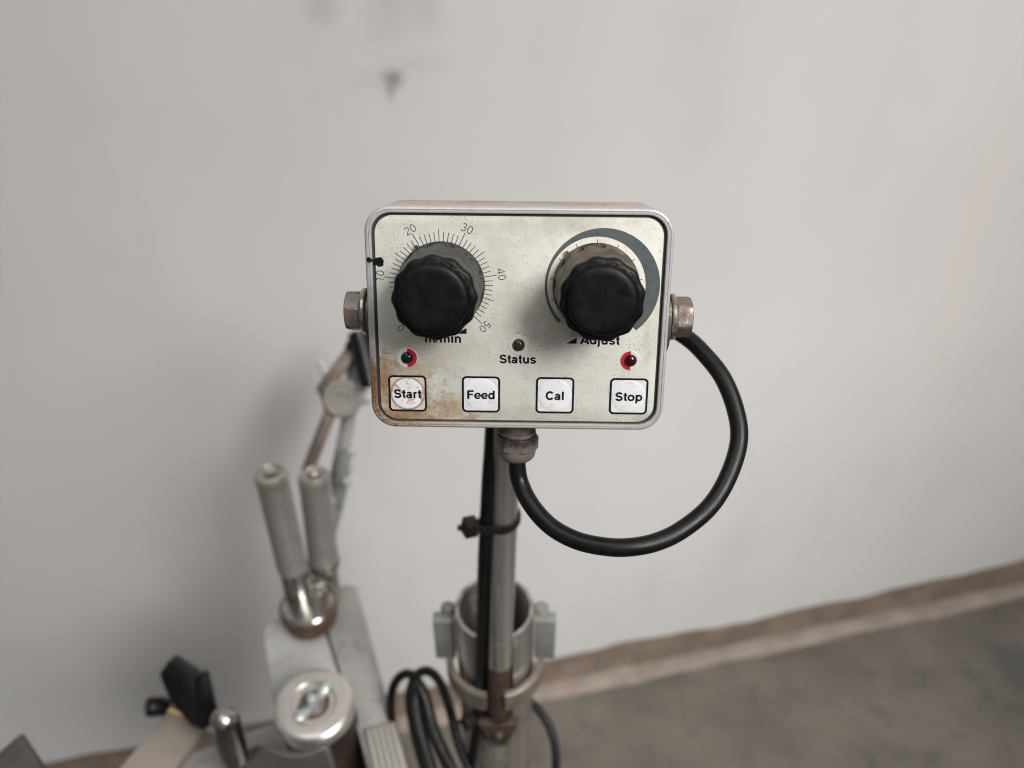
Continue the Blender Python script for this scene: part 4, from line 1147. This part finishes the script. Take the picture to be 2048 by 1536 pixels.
# saddle plate in front of the cylinder, its top edge scooped out
D_S = 0.505
sd_pts = [(-0.1741, 0.2367, 0.5863), (-0.1659, 0.2489, 0.6017), (-0.1579, 0.2535, 0.6074), (-0.1530, 0.2569, 0.6117), (-0.1494, 0.2582, 0.6134), (-0.1457, 0.2577, 0.6127), (-0.1383, 0.2558, 0.6103), (-0.1298, 0.2552, 0.6096), (-0.1212, 0.2559, 0.6105), (-0.1151, 0.2577, 0.6127), (-0.1126, 0.2573, 0.6122), (-0.1090, 0.2489, 0.6017), (-0.1022, 0.2291, 0.5768)]
nrm = Vector((0, -math.cos(rad(38.5)), math.sin(rad(38.5))))
sm = frame(sd_pts[0], nrm)
si = sm.inverted()
bm = prism([tuple((si @ Vector(p)).xy) for p in sd_pts], 0.006, 0.0011)
for v in bm.verts:                              # rolled: the plate bends round a vertical axis
    x = v.co.x - 0.036
    v.co.z -= 6.5 * x * x
tag(finish('saddle_plate', bm, 'saddle', matrix=sm, angle=30), 'dark grey curved plate with a scooped top edge in front of the capped cylinder', 'plate')

# round-headed pin
pin_top, pin_low = Vector((-0.1860, 0.2836, 0.6052)), Vector((-0.1889, 0.2782, 0.5261))
tag(finish('steel_pin', lathe([(0, 0.0), (0.0030, -0.0005), (0.0055, -0.0018), (0.0078, -0.0042), (0.0091, -0.0080), (0.0094, -0.012), (0.0094, -0.2), (0, -0.2)], 40), 'chrome', matrix=frame(pin_top, pin_top - pin_low), angle=40),
    'bright steel pin with a rounded head left of the saddle plate', 'pin')

# lower deck with a ring
ld = empty('lower_deck', (-0.2077, 0.3134, 0.5000), 'pale grey deck plate with a ring behind the steel pin', 'plate')
ii = Matrix.Translation(-ld.location)
finish('deck', prism([tuple((ii @ Vector(p)).xy) for p in ((-0.2476, 0.2997, 0.5000), (-0.2435, 0.3103, 0.5000), (-0.1793, 0.3373, 0.5000), (-0.1484, 0.3373, 0.5000), (-0.1107, 0.2429, 0.5000), (-0.2371, 0.2429, 0.5000))], 0.02, 0.002, Matrix.Translation((0, 0, -0.02))), 'machine', ld)
finish('ring', lathe([(0.0115, 0), (0.0115, 0.004), (0.0125, 0.005), (0.0185, 0.005), (0.020, 0.004), (0.020, 0)], 48), 'machine2', ld, matrix=Matrix.Translation(ii @ Vector((-0.1895, 0.3030, 0.5000))))
finish('ring_hole', lathe([(0.0115, 0.0006), (0, 0.0006)], 32), 'dark_plate', ld, matrix=Matrix.Translation(ii @ Vector((-0.1895, 0.3030, 0.5000))))

# taupe strut
tag(finish('taupe_strut', bar((-0.2360, 0.3161, 0.5335), (-0.2376, 0.2477, 0.5760), 0.031, 0.012, (0.1, -0.55, 0.85), 0.0012), 'taupe'), 'flat taupe painted strut slanting under the black clamp lever', 'strut')

# black clamp lever with a knob and brass bolt
ck = empty('clamp_lever', (-0.2343, 0.3201, 0.5305), 'black plastic clamp lever with a fin and side knob on the taupe strut', 'clamp lever')
ik = Matrix.Translation(-ck.location)
def camprism(pts, d, t, bev):
    q = [ik @ Vector(p) for p in pts]
    m = frame(q[0], nrm)
    mi = m.inverted()
    return prism([tuple((mi @ p).xy) for p in q], t, bev, m @ Matrix.Translation((0, 0, -t)))
finish('handle', camprism(((-0.2503, 0.3296, 0.5746), (-0.2436, 0.3358, 0.5824), (-0.2262, 0.3294, 0.5743), (-0.2219, 0.3183, 0.5605), (-0.2184, 0.3051, 0.5438), (-0.2269, 0.3069, 0.5460), (-0.2425, 0.3172, 0.5591)), .585, 0.014, 0.0007), 'black_plastic', ck)
finish('fin', camprism(((-0.2229, 0.3239, 0.5755), (-0.2190, 0.3277, 0.5802), (-0.2158, 0.3261, 0.5783), (-0.2095, 0.3091, 0.5568), (-0.2123, 0.3034, 0.5497), (-0.2200, 0.3047, 0.5513)), .58, 0.009, 0.0006), 'black_plastic', ck)
kn = finish('side_knob', lathe([(0, 0.012), (0.005, 0.012), (0.0066, 0.0105), (0.007, 0.008), (0.0066, 0.0), (0.004, -0.004), (0, -0.004)], 28), 'black_plastic', ck, matrix=ik @ frame((-0.2526, 0.3227, 0.5451), (-0.75, -0.35, 0.45)))
finish('clamp_bolt', tube([ik @ Vector((-0.2531, 0.3224, 0.5415)), ik @ Vector((-0.2298, 0.3179, 0.5358))], 0.0052, 16), 'brass', ck)
finish('clamp_cheek', camprism(((-0.2505, 0.3238, 0.5432), (-0.2371, 0.3224, 0.5415), (-0.2298, 0.3156, 0.5330), (-0.2371, 0.3125, 0.5290), (-0.2524, 0.3174, 0.5353)), .6, 0.006, 0.001), 'link_grey', ck)

# corner of a dark plate, lower left
tag(finish('corner_plate', prism([tuple((frame((-0.2964, 0.2594, 0.6230), nrm).inverted() @ Vector(p)).xy) for p in ((-0.2982, 0.2589, 0.6223), (-0.2964, 0.2596, 0.6232), (-0.2945, 0.2587, 0.6220), (-0.2806, 0.2457, 0.6057), (-0.2618, 0.2268, 0.5819), (-0.3406, 0.2268, 0.5819), (-0.3285, 0.2419, 0.6009))], 0.006, 0.0008, frame((-0.2964, 0.2594, 0.6230), nrm)), 'dark_plate'),
    'brown-black steel plate corner poking up at the bottom left', 'plate')
